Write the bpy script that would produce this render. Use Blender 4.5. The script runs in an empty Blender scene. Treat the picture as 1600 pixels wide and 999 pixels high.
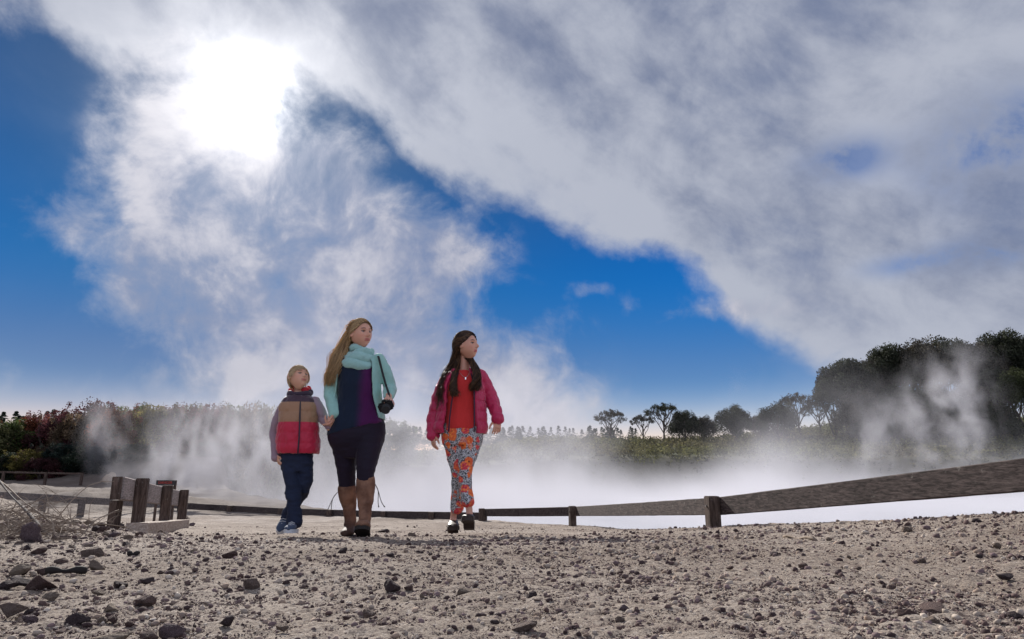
import bpy, bmesh, math, random
import numpy as np
from mathutils import Vector, Matrix, Euler
SC = bpy.context.scene
COL = SC.collection
R = math.radians
rng = np.random.default_rng(7)
random.seed(7)

# ------------------------------------------------------------------ camera
HC = 0.48
TILT = 13.0
FPX = 1042.0
cam_d = bpy.data.cameras.new('camera')
cam = bpy.data.objects.new('camera', cam_d); COL.objects.link(cam)
cam.location = (0, 0, HC); cam.rotation_euler = (R(90 + TILT), 0, 0)
cam_d.sensor_width = 36; cam_d.lens = FPX / 1600 * 36
cam_d.clip_start = 0.05; cam_d.clip_end = 5000
SC.camera = cam
CT, ST = math.cos(R(TILT)), math.sin(R(TILT))

def at(px, py, Y):
    """world point that stands Y metres ahead of the camera on the sight line of a photo pixel"""
    u = (px - 800) / FPX; v = (499.5 - py) / FPX
    k = Y / (CT - v * ST)
    return Vector((u * k, Y, HC + (ST + v * CT) * k))

def azel(px, py):
    p = at(px, py, 1.0) - Vector((0, 0, HC))
    return math.degrees(math.atan2(p.x, p.y)), math.degrees(math.atan2(p.z, math.hypot(p.x, p.y)))

# ------------------------------------------------------------------ node expressions
class X:
    """a socket with arithmetic"""
    nt = None
    def __init__(s, v): s.v = v
    @staticmethod
    def m(op, *a, clamp=False):
        n = X.nt.nodes.new('ShaderNodeMath'); n.operation = op; n.use_clamp = clamp
        for i, q in enumerate(a):
            q = q.v if isinstance(q, X) else q
            if isinstance(q, (int, float)): n.inputs[i].default_value = q
            else: X.nt.links.new(q, n.inputs[i])
        return X(n.outputs[0])
    def __add__(s, o): return X.m('ADD', s, o)
    __radd__ = __add__
    def __sub__(s, o): return X.m('SUBTRACT', s, o)
    def __rsub__(s, o): return X.m('SUBTRACT', o, s)
    def __mul__(s, o): return X.m('MULTIPLY', s, o)
    __rmul__ = __mul__
    def __truediv__(s, o): return X.m('DIVIDE', s, o)
    def __rtruediv__(s, o): return X.m('DIVIDE', o, s)
    def __pow__(s, o): return X.m('POWER', s, o)
def sm(x, a, b):      # smoothstep between a and b (either order)
    if b < a: return 1 - sm(x, b, a)
    n = X.nt.nodes.new('ShaderNodeMapRange'); n.interpolation_type = 'SMOOTHSTEP'
    X.nt.links.new(x.v, n.inputs['Value']); n.inputs['From Min'].default_value = a; n.inputs['From Max'].default_value = b
    return X(n.outputs[0])
def vec(x, y, z):
    n = X.nt.nodes.new('ShaderNodeCombineXYZ')
    for i, q in enumerate((x, y, z)):
        q = q.v if isinstance(q, X) else q
        if isinstance(q, (int, float)): n.inputs[i].default_value = q
        else: X.nt.links.new(q, n.inputs[i])
    return n.outputs[0]
def sep(sock):
    n = X.nt.nodes.new('ShaderNodeSeparateXYZ'); X.nt.links.new(sock, n.inputs[0])
    return X(n.outputs[0]), X(n.outputs[1]), X(n.outputs[2])
def noise(v, scale=1, detail=4, rough=.5, dist=0, out=0):
    n = X.nt.nodes.new('ShaderNodeTexNoise'); X.nt.links.new(v, n.inputs['Vector'])
    n.inputs['Scale'].default_value = scale; n.inputs['Detail'].default_value = detail
    n.inputs['Roughness'].default_value = rough; n.inputs['Distortion'].default_value = dist
    return X(n.outputs[0]) if out == 0 else n.outputs[1]
def gauss(x, y, x0, y0, sx, sy, amp=1):
    a = (x - x0) * (1 / sx); b = (y - y0) * (1 / sy)
    return X.m('EXPONENT', (a * a + b * b) * -1.0) * amp
def cmix(f, a, b):
    n = X.nt.nodes.new('ShaderNodeMix'); n.data_type = 'RGBA'; n.clamp_factor = True
    for k, q in ((0, f), (6, a), (7, b)):
        q = q.v if isinstance(q, X) else q
        if hasattr(q, 'is_linked'): X.nt.links.new(q, n.inputs[k])
        elif k == 0: n.inputs[0].default_value = q
        else: n.inputs[k].default_value = (*q, 1)
    return n.outputs[2]
def cscale(c, f):
    n = X.nt.nodes.new('ShaderNodeVectorMath'); n.operation = 'SCALE'
    X.nt.links.new(c, n.inputs[0])
    f = f.v if isinstance(f, X) else f
    if isinstance(f, (int, float)): n.inputs['Scale'].default_value = f
    else: X.nt.links.new(f, n.inputs['Scale'])
    return n.outputs[0]
def cadd(a, b, op='ADD'):
    n = X.nt.nodes.new('ShaderNodeVectorMath'); n.operation = op
    X.nt.links.new(a, n.inputs[0])
    if isinstance(b, tuple): n.inputs[1].default_value = b
    else: X.nt.links.new(b, n.inputs[1])
    return n.outputs[0]

# ------------------------------------------------------------------ world and sun
SUN_AZ, SUN_EL = azel(388, 148)
W = bpy.data.worlds.new('World'); SC.world = W; W.use_nodes = True
nt = W.node_tree; X.nt = nt
for n in list(nt.nodes): nt.nodes.remove(n)
out = nt.nodes.new('ShaderNodeOutputWorld'); bg = nt.nodes.new('ShaderNodeBackground')
nt.links.new(bg.outputs[0], out.inputs[0]); BGS = 0.10; bg.inputs['Strength'].default_value = BGS
sky = nt.nodes.new('ShaderNodeTexSky'); sky.sky_type = 'NISHITA'; sky.sun_disc = False
sky.sun_elevation = R(SUN_EL); sky.sun_rotation = R(SUN_AZ)
sky.altitude = 300; sky.air_density = 1.0; sky.dust_density = 0.2; sky.ozone_density = 2.5
tc = nt.nodes.new('ShaderNodeTexCoord'); D = tc.outputs['Generated']
dx, dy, dz = sep(D)
az = X.m('ARCTAN2', dx, dy) * (180 / math.pi)
el = X.m('ARCSINE', dz) * (180 / math.pi)
sd = (math.cos(R(SUN_EL)) * math.sin(R(SUN_AZ)), math.cos(R(SUN_EL)) * math.cos(R(SUN_AZ)), math.sin(R(SUN_EL)))
dt = nt.nodes.new('ShaderNodeVectorMath'); dt.operation = 'DOT_PRODUCT'
nt.links.new(D, dt.inputs[0]); dt.inputs[1].default_value = sd
ang = X.m('ARCCOSINE', X.m('MINIMUM', X(dt.outputs['Value']), 1.0)) * (180 / math.pi)
# blue sky, deepened
hs = nt.nodes.new('ShaderNodeHueSaturation'); nt.links.new(sky.outputs[0], hs.inputs['Color'])
hs.inputs['Saturation'].default_value = 1.45
tame = 1 / (1 + X.m('EXPONENT', ang * ang * (-1 / 900)) * 1.2)
tint = cmix(sm(el, 1, 8), (1.05, .66, .66), (.34, .35, .47))
tint = cmix(sm(el, 8, 17), tint, (.10, .40, .60))
tint = cmix(sm(el, 17, 30), tint, (.25, .42, .53))
blue = cscale(cadd(hs.outputs[0], tint, 'MULTIPLY'), tame)
# veil of cloud overhead: everything above a slanting, ragged edge
edge = [(-400, 60), (0, 42), (120, 78), (250, 128), (340, 130), (480, 138), (560, 165), (640, 235), (700, 280), (790, 300), (870, 338),
        (950, 380), (1030, 405), (1120, 452), (1200, 515), (1300, 548), (1420, 560), (1600, 575), (2100, 590)]
pts = [azel(*p) for p in edge]
fc = nt.nodes.new('ShaderNodeFloatCurve'); cv = fc.mapping.curves[0]
mpx = lambda a: (a + 60) / 120; mpy = lambda e: e / 45
while len(cv.points) < len(pts): cv.points.new(0.5, 0.5)
for q, p in zip(cv.points, pts): q.location = (mpx(p[0]), mpy(p[1])); q.handle_type = 'AUTO'
fc.mapping.update()
nt.links.new(((az + 60) / 120).v, fc.inputs['Value'])
vline = X(fc.outputs[0]) * 45
# ragged noise, stretched along the edge of the cloud
ca, sa = math.cos(R(-33)), math.sin(R(-33))
al = az * ca + el * sa; ac = az * (-sa) + el * ca
n_st = noise(vec(al * .045, ac * .10, dz * 2), 1.5, 7, .56, .15)
n_big = noise(D, 3.4, 7, .60, .2)
n_fine = noise(D, 9.0, 7, .62, .3)
veil = sm(el - vline + (n_big - .5) * 9 + (n_st - .5) * 5 + (n_fine - .5) * 3, -1.1, 1.7)
thin = sm(n_st + (n_fine - .5) * .25, .30, .50)            # breaks that show blue inside the veil
veil = veil * (0.90 + 0.10 * thin)
holes = (gauss(az, el, *azel(1580, 225), 5, 3.2) + gauss(az, el, *azel(1590, 385), 4, 1.1) + gauss(az, el, *azel(1320, 250), 3, 1.5) * .8
         + gauss(az, el, *azel(1440, 410), 3.4, .8) * .6)
veil = veil * (1 - X.m('MINIMUM', holes * 1.1 * sm(n_fine * .5 + n_st * .5, .40, .60), 0.60))
# drifting steam high in the air
spots = [(420, 285, 150, 110, .75), (330, 395, 120, 90, .75), (560, 370, 140, 80, .85), (700, 400, 90, 65, .7), (420, 500, 170, 90, .7),
         (610, 520, 150, 90, .7), (745, 570, 80, 70, .6), (235, 440, 70, 70, .6), (840, 650, 60, 60, .6), (560, 620, 330, 50, .55), (300, 180, 90, 90, .7),
         (80, 345, 55, 30, .50), (130, 330, 30, 60, .2), (942, 450, 42, 14, .6), (985, 475, 30, 22, .45), (1150, 485, 85, 20, .62), (520, 250, 60, 60, .5), (250, 250, 60, 60, .35), (130, 600, 150, 35, .12),
         (880, 520, 70, 60, .25), (1180, 590, 110, 40, .18), (1040, 480, 60, 30, .2)]
acc = None
for (px, py, sx, sy, a) in spots:
    u, v = azel(px, py); g = gauss(az, el, u, v, sx / 17.5, sy / 17.5, a); acc = g if acc is None else acc + g
wv = cadd(D, cscale(noise(D, 4.0, 3, .5, 0, out=1), .10))
n_w = noise(wv, 5.0, 8, .60, .2)
n_w2 = noise(wv, 12.0, 7, .60, .25)
puff = sm(X.m('MINIMUM', acc, 1.0) * .74 + (n_w - .5) * 1.5 + (n_w2 - .5) * 1.1, .10, .80)
puff = puff * sm(acc, .06, .28) * .93
dens = 1 - (1 - veil) * (1 - puff)
# what lights the clouds: the sun behind them
gn = X.m('POWER', n_w * .6 + n_w2 * .4, 2.0) * 3.6 + .12
glow = X.m('EXPONENT', ang * ang * (-1 / 5.0)) * 5 + gn * (X.m('EXPONENT', ang * (-1 / 2.8)) * 1.25 + X.m('EXPONENT', ang * (-1 / 8.0)) * .55)
rim = X.m('EXPONENT', X.m('MAXIMUM', el - vline, 0.0) * (-1 / 4.5)) * sm(az, 35, 5)
shade = sm(n_big * .36 + n_st * .42 + n_fine * .34 + rim * .14, .41, .67)
cl = cmix(shade, (.25, .30, .45), (.60, .64, .76))
cl2 = cmix(sm(n_w + (n_w2 - .5) * .7, .36, .66), (.27, .33, .52), (.74, .73, .82))
ccol = cmix(puff, cl, cl2)
SKYK = 0.50; FILL_GAIN = 2.4
ccol = cscale(ccol, sm(ang, 75, 130) * (FILL_GAIN - 1) + 1)  # unseen clouds far from the sun brightened, added as fill for the faces
ccol = cscale(ccol, SKYK / BGS)
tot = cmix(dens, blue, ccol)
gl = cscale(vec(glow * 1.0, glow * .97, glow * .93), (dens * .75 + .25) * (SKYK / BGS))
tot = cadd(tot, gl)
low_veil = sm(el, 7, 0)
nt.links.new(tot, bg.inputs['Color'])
try: W.cycles.sampling_method = 'MANUAL'; W.cycles.sample_map_resolution = 1024
except Exception: pass

sl = bpy.data.lights.new('sun', 'SUN'); sl.energy = 4.8; sl.angle = R(0.5); sl.color = (1.0, .955, .89)
so = bpy.data.objects.new('sun', sl); COL.objects.link(so)
so.rotation_euler = Vector((-sd[0], -sd[1], -sd[2])).to_track_quat('-Z', 'Y').to_euler()
so.location = Vector(sd) * 50
vs = SC.view_settings; vs.view_transform = 'Standard'; vs.look = 'None'; vs.gamma = 1; vs.use_curve_mapping = False
SC.display_settings.display_device = 'sRGB'
vs.exposure = 0.6
cy = SC.cycles
cy.max_bounces = 6; cy.diffuse_bounces = 3; cy.glossy_bounces = 2; cy.transmission_bounces = 3; cy.volume_bounces = 2; cy.transparent_max_bounces = 8
cy.use_adaptive_sampling = True; cy.adaptive_threshold = 0.02
cy.use_denoising = True
try: cy.denoiser = 'OPENIMAGEDENOISE'
except Exception: pass
cy.volume_step_rate = 3.0; cy.volume_max_steps = 160
cy.sample_clamp_indirect = 6

# ------------------------------------------------------------------ helpers
def tag(o, label=None, cat=None, group=None, kind=None):
    if label: o['label'] = label
    if cat: o['category'] = cat
    if group: o['group'] = group
    if kind: o['kind'] = kind
    return o
def empty(name, loc=(0, 0, 0), rz=0):
    o = bpy.data.objects.new(name, None); COL.objects.link(o); o.location = loc; o.rotation_euler = (0, 0, rz); o.empty_display_size = .1
    return o
def mk(name, verts, faces, mat=None, parent=None, smooth=False, cols=None):
    me = bpy.data.meshes.new(name)
    v = np.asarray(verts, dtype=np.float32)
    f = np.asarray(faces, dtype=np.int32) if not isinstance(faces, list) else faces
    if isinstance(f, np.ndarray) and f.ndim == 2:
        nf, k = f.shape
        me.vertices.add(len(v)); me.vertices.foreach_set('co', v.ravel())
        me.loops.add(nf * k); me.loops.foreach_set('vertex_index', f.ravel())
        me.polygons.add(nf); me.polygons.foreach_set('loop_start', np.arange(nf, dtype=np.int32) * k)
        me.polygons.foreach_set('loop_total', np.full(nf, k, dtype=np.int32))
        me.update(calc_edges=True)
    else:
        me.from_pydata(v.tolist(), [], f); me.update()
    if smooth: me.polygons.foreach_set('use_smooth', np.ones(len(me.polygons), dtype=bool))
    if cols is not None: setcol(me, cols)
    o = bpy.data.objects.new(name, me); COL.objects.link(o)
    if mat: me.materials.append(mat)
    if parent: o.parent = parent
    return o
def setcol(me, cols):
    a = me.color_attributes.new('col', 'FLOAT_COLOR', 'POINT')
    c = np.ones((len(me.vertices), 4), dtype=np.float32); c[:, :3] = cols
    a.data.foreach_set('color', c.ravel())
def vlist(me):
    a = np.empty(len(me.vertices) * 3, dtype=np.float32); me.vertices.foreach_get('co', a); return a.reshape(-1, 3)
def boxvf(cx, cy_, cz, sx, sy, sz, ch=0.0):
    """a box with chamfered long edges"""
    bm = bmesh.new(); bmesh.ops.create_cube(bm, size=1)
    for v in bm.verts: v.co = Vector((v.co.x * sx, v.co.y * sy, v.co.z * sz))
    if ch: bmesh.ops.bevel(bm, geom=bm.edges[:], offset=ch, segments=2, affect='EDGES')
    for v in bm.verts: v.co += Vector((cx, cy_, cz))
    bm.verts.index_update()
    V = [tuple(v.co) for v in bm.verts]; F = [[v.index for v in f.verts] for f in bm.faces]; bm.free()
    return V, F
class MB:
    def __init__(s): s.v = []; s.f = []; s.c = []
    def add(s, V, F, M=None, col=None):
        n = len(s.v)
        for p in V: s.v.append(tuple(M @ Vector(p)) if M is not None else tuple(p))
        s.f += [[i + n for i in q] for q in F]
        if col is not None: s.c += [col] * len(V)
    def build(s, name, mat, parent=None, smooth=False):
        return mk(name, s.v, [list(q) for q in s.f], mat, parent, smooth, cols=np.array(s.c) if s.c else None)
def beam(a, b, w, h, ch=.006, roll=0, n=1):
    """a timber from a to b, w wide (sideways) and h high; returns verts and faces"""
    a = Vector(a); b = Vector(b); L = (b - a).length
    V, F = boxvf(0, 0, 0, L, w, h, ch)
    d = (b - a).normalized(); up = Vector((0, 0, 1))
    if abs(d.z) > .9: up = Vector((0, 1, 0))
    s = up.cross(d).normalized(); u = d.cross(s)
    M = Matrix(((d.x, s.x, u.x, 0), (d.y, s.y, u.y, 0), (d.z, s.z, u.z, 0), (0, 0, 0, 1)))
    M = Matrix.Translation((a + b) / 2) @ M @ Matrix.Rotation(roll, 4, 'X')
    return [tuple(M @ Vector(p)) for p in V], F
def tubevf(path, rad, n=6, cap=True):
    """tube along points; rad a number or list"""
    P = [Vector(p) for p in path]; m = len(P)
    if not hasattr(rad, '__len__'): rad = [rad] * m
    V = []; F = []; prev = None
    for i in range(m):
        t = (P[min(i + 1, m - 1)] - P[max(i - 1, 0)]).normalized()
        if prev is None:
            ref = Vector((0, 0, 1)) if abs(t.z) < .9 else Vector((1, 0, 0))
            s = t.cross(ref).normalized()
        else: s = (prev - t * prev.dot(t)).normalized()
        prev = s; u = t.cross(s)
        for k in range(n):
            a = 2 * math.pi * k / n
            V.append(tuple(P[i] + (s * math.cos(a) + u * math.sin(a)) * rad[i]))
    for i in range(m - 1):
        for k in range(n):
            F.append([i * n + k, i * n + (k + 1) % n, (i + 1) * n + (k + 1) % n, (i + 1) * n + k])
    if cap: F.append(list(range(n))[::-1]); F.append([(m - 1) * n + k for k in range(n)])
    return V, F

# value noise in numpy
def hash3(i, j, k, s=0):
    h = (i * 374761393 + j * 668265263 + k * 2147483647 + s * 1274126177) & 0xffffffff
    h = ((h ^ (h >> 13)) * 1274126177) & 0xffffffff
    h = ((h ^ (h >> 16)) * 2246822519) & 0xffffffff
    return ((h ^ (h >> 15)) & 0xffffff) / float(0xffffff)
def vnoise(x, y, z=None, s=0):
    if z is None: z = np.zeros_like(x)
    xi = np.floor(x).astype(np.int64); yi = np.floor(y).astype(np.int64); zi = np.floor(z).astype(np.int64)
    fx = x - xi; fy = y - yi; fz = z - zi
    fx = fx * fx * (3 - 2 * fx); fy = fy * fy * (3 - 2 * fy); fz = fz * fz * (3 - 2 * fz)
    r = 0
    for a in (0, 1):
        wa = fx if a else 1 - fx
        for b in (0, 1):
            wb = fy if b else 1 - fy
            for c in (0, 1):
                wc = fz if c else 1 - fz
                r = r + wa * wb * wc * hash3(xi + a, yi + b, zi + c, s)
    return r * 2 - 1
def fbm(x, y, z=None, o=4, s=0, g=.5):
    r = 0; a = 1; t = 0
    for i in range(o):
        r = r + a * vnoise(x * 2 ** i, y * 2 ** i, None if z is None else z * 2 ** i, s + i); t += a; a *= g
    return r / t

# ------------------------------------------------------------------ materials
def mat(name, col=(.5, .5, .5), rough=.7, spec=.3, build=None, bump=None, metal=0, sub=0, sheen=0, trans=0):
    m = bpy.data.materials.new(name); m.use_nodes = True
    nt = m.node_tree; X.nt = nt; b = nt.nodes['Principled BSDF']
    b.inputs['Roughness'].default_value = rough; b.inputs['Specular IOR Level'].default_value = spec
    b.inputs['Metallic'].default_value = metal
    b.inputs['Base Color'].default_value = (*col, 1)
    if sub:
        b.inputs['Subsurface Weight'].default_value = sub; b.inputs['Subsurface Radius'].default_value = (1, .4, .25); b.inputs['Subsurface Scale'].default_value = .008
    if sheen: b.inputs['Sheen Weight'].default_value = sheen; b.inputs['Sheen Roughness'].default_value = .4
    t = nt.nodes.new('ShaderNodeTexCoord'); P = t.outputs['Object']
    if build:
        c = build(P)
        if c is not None: nt.links.new(c, b.inputs['Base Color'])
    if bump:
        h, st, ds = bump(P)
        n = nt.nodes.new('ShaderNodeBump'); n.inputs['Strength'].default_value = st; n.inputs['Distance'].default_value = ds
        nt.links.new(h.v, n.inputs['Height']); nt.links.new(n.outputs[0], b.inputs['Normal'])
    if trans:
        tr = nt.nodes.new('ShaderNodeBsdfTranslucent'); mx = nt.nodes.new('ShaderNodeMixShader'); mx.inputs[0].default_value = trans
        o = [n for n in nt.nodes if n.type == 'OUTPUT_MATERIAL'][0]
        s = b.inputs['Base Color']
        if s.is_linked: nt.links.new(s.links[0].from_socket, tr.inputs[0])
        else: tr.inputs[0].default_value = (*col, 1)
        nt.links.new(b.outputs[0], mx.inputs[1]); nt.links.new(tr.outputs[0], mx.inputs[2]); nt.links.new(mx.outputs[0], o.inputs[0])
    return m
def attrcol(P=None, name='col'):
    n = X.nt.nodes.new('ShaderNodeAttribute'); n.attribute_name = name; return n.outputs[0]
def scaled(P, x, y, z):
    n = X.nt.nodes.new('ShaderNodeMapping'); X.nt.links.new(P, n.inputs[0]); n.inputs['Scale'].default_value = (x, y, z); return n.outputs[0]
M_metal = mat('bolt_metal', (.35, .33, .31), rough=.4, metal=1)

# ------------------------------------------------------------------ terrain
_by = [(-80, .6), (-10, .32), (0, .27), (1, .256), (2, .232), (2.8, .2), (4, .10), (5.4, 0), (8, -.16), (11, -.33), (14, -.47), (17, -.50), (22, -.50), (28, -.42), (34, .12),
       (40, .45), (60, .9), (120, 3), (900, 4)]
_gy = np.linspace(-80, 900, 19601); _gz = np.interp(_gy, [p[0] for p in _by], [p[1] for p in _by])
_k = np.hanning(25); _k /= _k.sum(); _gz = np.convolve(np.pad(_gz, 12, mode='edge'), _k, 'valid')
def P2(px, Y): p = at(px, 780, Y); return (p.x, p.y)
RF = [(4.4, -4.0), (3.22, 0.0), P2(1600, 3.15), P2(1125, 5.85), P2(901, 11.0), P2(758, 14.0)]       # line of the right fence
pool = [(7.6, -14), (4.6, -3.9), (3.42, 0.0), (RF[2][0] + .16, 3.2), (RF[3][0] + .16, 5.95), (RF[4][0] + .16, 11.2), (RF[5][0] + .2, 14.3),
        P2(600, 17.0), P2(500, 20), P2(430, 25.0), P2(350, 31), P2(330, 38), P2(420, 46), P2(520, 52), P2(800, 56), (40, 56), (95, 40), (110, -14)]
def sdist(x, y, poly):
    d = np.full(x.shape, 1e9); ins = np.zeros(x.shape, bool); n = len(poly)
    for i in range(n):
        ax, ay = poly[i]; bx, by = poly[(i + 1) % n]
        ex, ey = bx - ax, by - ay
        t = np.clip(((x - ax) * ex + (y - ay) * ey) / (ex * ex + ey * ey), 0, 1)
        d = np.minimum(d, np.hypot(x - ax - t * ex, y - ay - t * ey))
        c = ((ay > y) != (by > y)) & (x < (bx - ax) * (y - ay) / (by - ay + 1e-12) + ax)
        ins ^= c
    return np.where(ins, d, -d)
def sst(x, a, b): t = np.clip((x - a) / (b - a), 0, 1); return t * t * (3 - 2 * t)
def gau(x, y, x0, y0, sx, sy): return np.exp(-((x - x0) / sx) ** 2 - ((y - y0) / sy) ** 2)
def ground(x, y):
    x = np.asarray(x, float); y = np.asarray(y, float)
    z = np.interp(y, _gy, _gz)
    z = z + .088 * np.logaddexp(0, (x - .9) * 3) / 3 * (1 - sst(y, 5, 9)) * (1 - sst(x, 6, 12))
    z = z + .34 * gau(x, y, -3.7, 4.2, .75, 1.0) + .10 * gau(x, y, -2.6, 3.3, .8, .9) + .16 * gau(x, y, -5.0, 6.8, 1.3, 1.8)
    z = z + .62 * gau(x, y, -15.2, 21.5, 4.2, 2.6) + .25 * gau(x, y, -10.8, 20.5, 1.6, 1.6) + .18 * gau(x, y, -12.4, 19.0, 1.0, .8)
    z = z + 1.0 * gau(x, y, -17.6, 36.0, 2.6, 2.0) + .9 * gau(x, y, -20.5, 37.0, 2.5, 2.0) + .7 * gau(x, y, -14.8, 36, 1.5, 2)
    far = sst(y, 55, 84) * sst(x, -22, 6)
    z = z + far * (1.3 + 2.0 * sst(x, 24, 50) + .8 * vnoise(x * .07, y * .07, s=91)) + 1.0 * sst(y, 54, 58) * sst(x, -10, 5)
    z = z + sst(y, 40, 70) * (1 - sst(x, -22, 0)) * 1.5
    p = sst(sdist(x, y, pool), 0, 1.5)
    return z * (1 - p) - 2.6 * p
def gz(x, y): return float(ground(np.array([x]), np.array([y]))[0])

a1 = np.radians(np.concatenate([np.arange(-180, -47, 2.5), np.linspace(-45, 45, 1060), np.arange(47, 179, 2.5)]))
rr = np.concatenate([[.02, .1, .25, .4], np.exp(np.linspace(math.log(.55), math.log(22), 640)), np.exp(np.linspace(math.log(22.5), math.log(140), 170)), [180, 260, 400, 650, 1000, 1800]])
A_, R_ = np.meshgrid(a1, rr)
gx = R_ * np.sin(A_); gy_ = R_ * np.cos(A_)
gzv = ground(gx, gy_)
near = 1 - sst(R_, 14, 40)
amp = near
path = gau(gx, gy_, -2.0, 8.2, 4.0, 2.6)               # the trodden path behind the walkers is smoother
d = .012 * fbm(gx * 2.2, gy_ * 2.2, o=3, s=3) + .0075 * fbm(gx * 11, gy_ * 11, o=3, s=9) * (1 - .6 * path)
lump = np.maximum(0, vnoise(gx * 26, gy_ * 26, s=17)) ** 1.5 * .004 + vnoise(gx * 55, gy_ * 55, s=23) * .0022 + vnoise(gx * 120, gy_ * 120, s=29) * .0016 * (1 - sst(R_, 3.5, 5.5))
d = d + lump * (1 - .5 * path) * (1 - sst(R_, 6, 11))
lf = sst(-gx, 5, 9) * sst(gy_, 14.5, 18)
d = d + sst(R_, 8, 20) * .05 * fbm(gx * 1.4, gy_ * 1.4, o=4, s=31) + lf * (.16 * fbm(gx * .9, gy_ * 1.5, o=5, s=37, g=.62) + .05)
d = d * amp + (1 - amp) * .12 * fbm(gx * .5, gy_ * .5, o=3, s=41)
gzv = gzv + d * (R_ > .5)
nr, na = gx.shape
V = np.stack([gx, gy_, gzv], -1).reshape(-1, 3)
ii, jj = np.meshgrid(np.arange(nr - 1), np.arange(na), indexing='ij')
j2 = (jj + 1) % na
F = np.stack([ii * na + jj, (ii + 1) * na + jj, (ii + 1) * na + j2, ii * na + j2], -1).reshape(-1, 4)[:, ::-1]
def ground_col(P):
    a = noise(P, .9, 6, .6); b = noise(P, 14, 5, .65); c = noise(P, 70, 3, .7); e = noise(P, 260, 2, .6)
    base = cmix(sm(a, .35, .65), (.235, .185, .147), (.365, .305, .255))
    base = cmix(sm(b, .52, .68) * .55, base, (.175, .125, .105))
    base = cmix(sm(c, .53, .64) * .85, base, (.085, .06, .055))
    base = cmix(sm(e, .54, .62) * .7, base, (.10, .075, .065))
    base = cmix(sm(c, .44, .33) * .45, base, (.56, .50, .45))
    px_, py_, pz_ = sep(P)
    base = cmix(sm(py_, 6.5, 9) * sm(noise(P, 5, 6, .7), .44, .60) * .55, base, (.15, .115, .095))
    far = sm(py_, 48, 62)
    pale = sm(py_ + (a - .5) * 6, 11.5, 17)
    base = cmix(pale * (1 - far) * sm(noise(P, .5, 5, .6), .42, .60) * .38, base, (.42, .38, .35))
    base = cmix(gauss(px_, py_, -17.6, 35.5, 4.0, 2.6) * sm(b, .35, .5), base, (.16, .095, .055))
    lf = sm(px_, -4, -8) * sm(py_, 15, 19)
    base = cmix(lf * .72, base, (.13, .105, .092))
    base = cmix(lf * sm(noise(P, 1.3, 6, .65), .42, .56) * .75, base, (.12, .095, .08))
    g2 = noise(P, .35, 5, .6)
    return cmix(far, base, cmix(g2, (.045, .055, .025), (.09, .095, .04)))
def ground_bump(P): return (noise(P, 90, 6, .75) * .6 + noise(P, 300, 3, .7) * .4, 1.0, .012)
M_ground = mat('gravelly_ground', rough=.95, spec=.12, build=ground_col, bump=ground_bump)
g = mk('ground', V, F, M_ground, smooth=True); tag(g, kind='structure')

# water
def water_col(P):
    n = noise(scaled(P, .4, 1.2, 1), .5, 4, .5)
    return cmix(n, (.36, .38, .42), (.50, .50, .53))
M_water = mat('milky_water', rough=.7, spec=.15, build=water_col, bump=lambda P: (noise(P, 3, 4, .6), .25, .02))
wx = np.linspace(-60, 120, 91); wy = np.linspace(-20, 75, 49)
WX, WY = np.meshgrid(wx, wy); V = np.stack([WX, WY, np.full_like(WX, -1.35)], -1).reshape(-1, 3)
ii, jj = np.meshgrid(np.arange(48), np.arange(90), indexing='ij')
F = np.stack([ii * 91 + jj, ii * 91 + jj + 1, (ii + 1) * 91 + jj + 1, (ii + 1) * 91 + jj], -1).reshape(-1, 4)
w = mk('water', V, F, M_water, smooth=True); tag(w, kind='structure')

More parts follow.
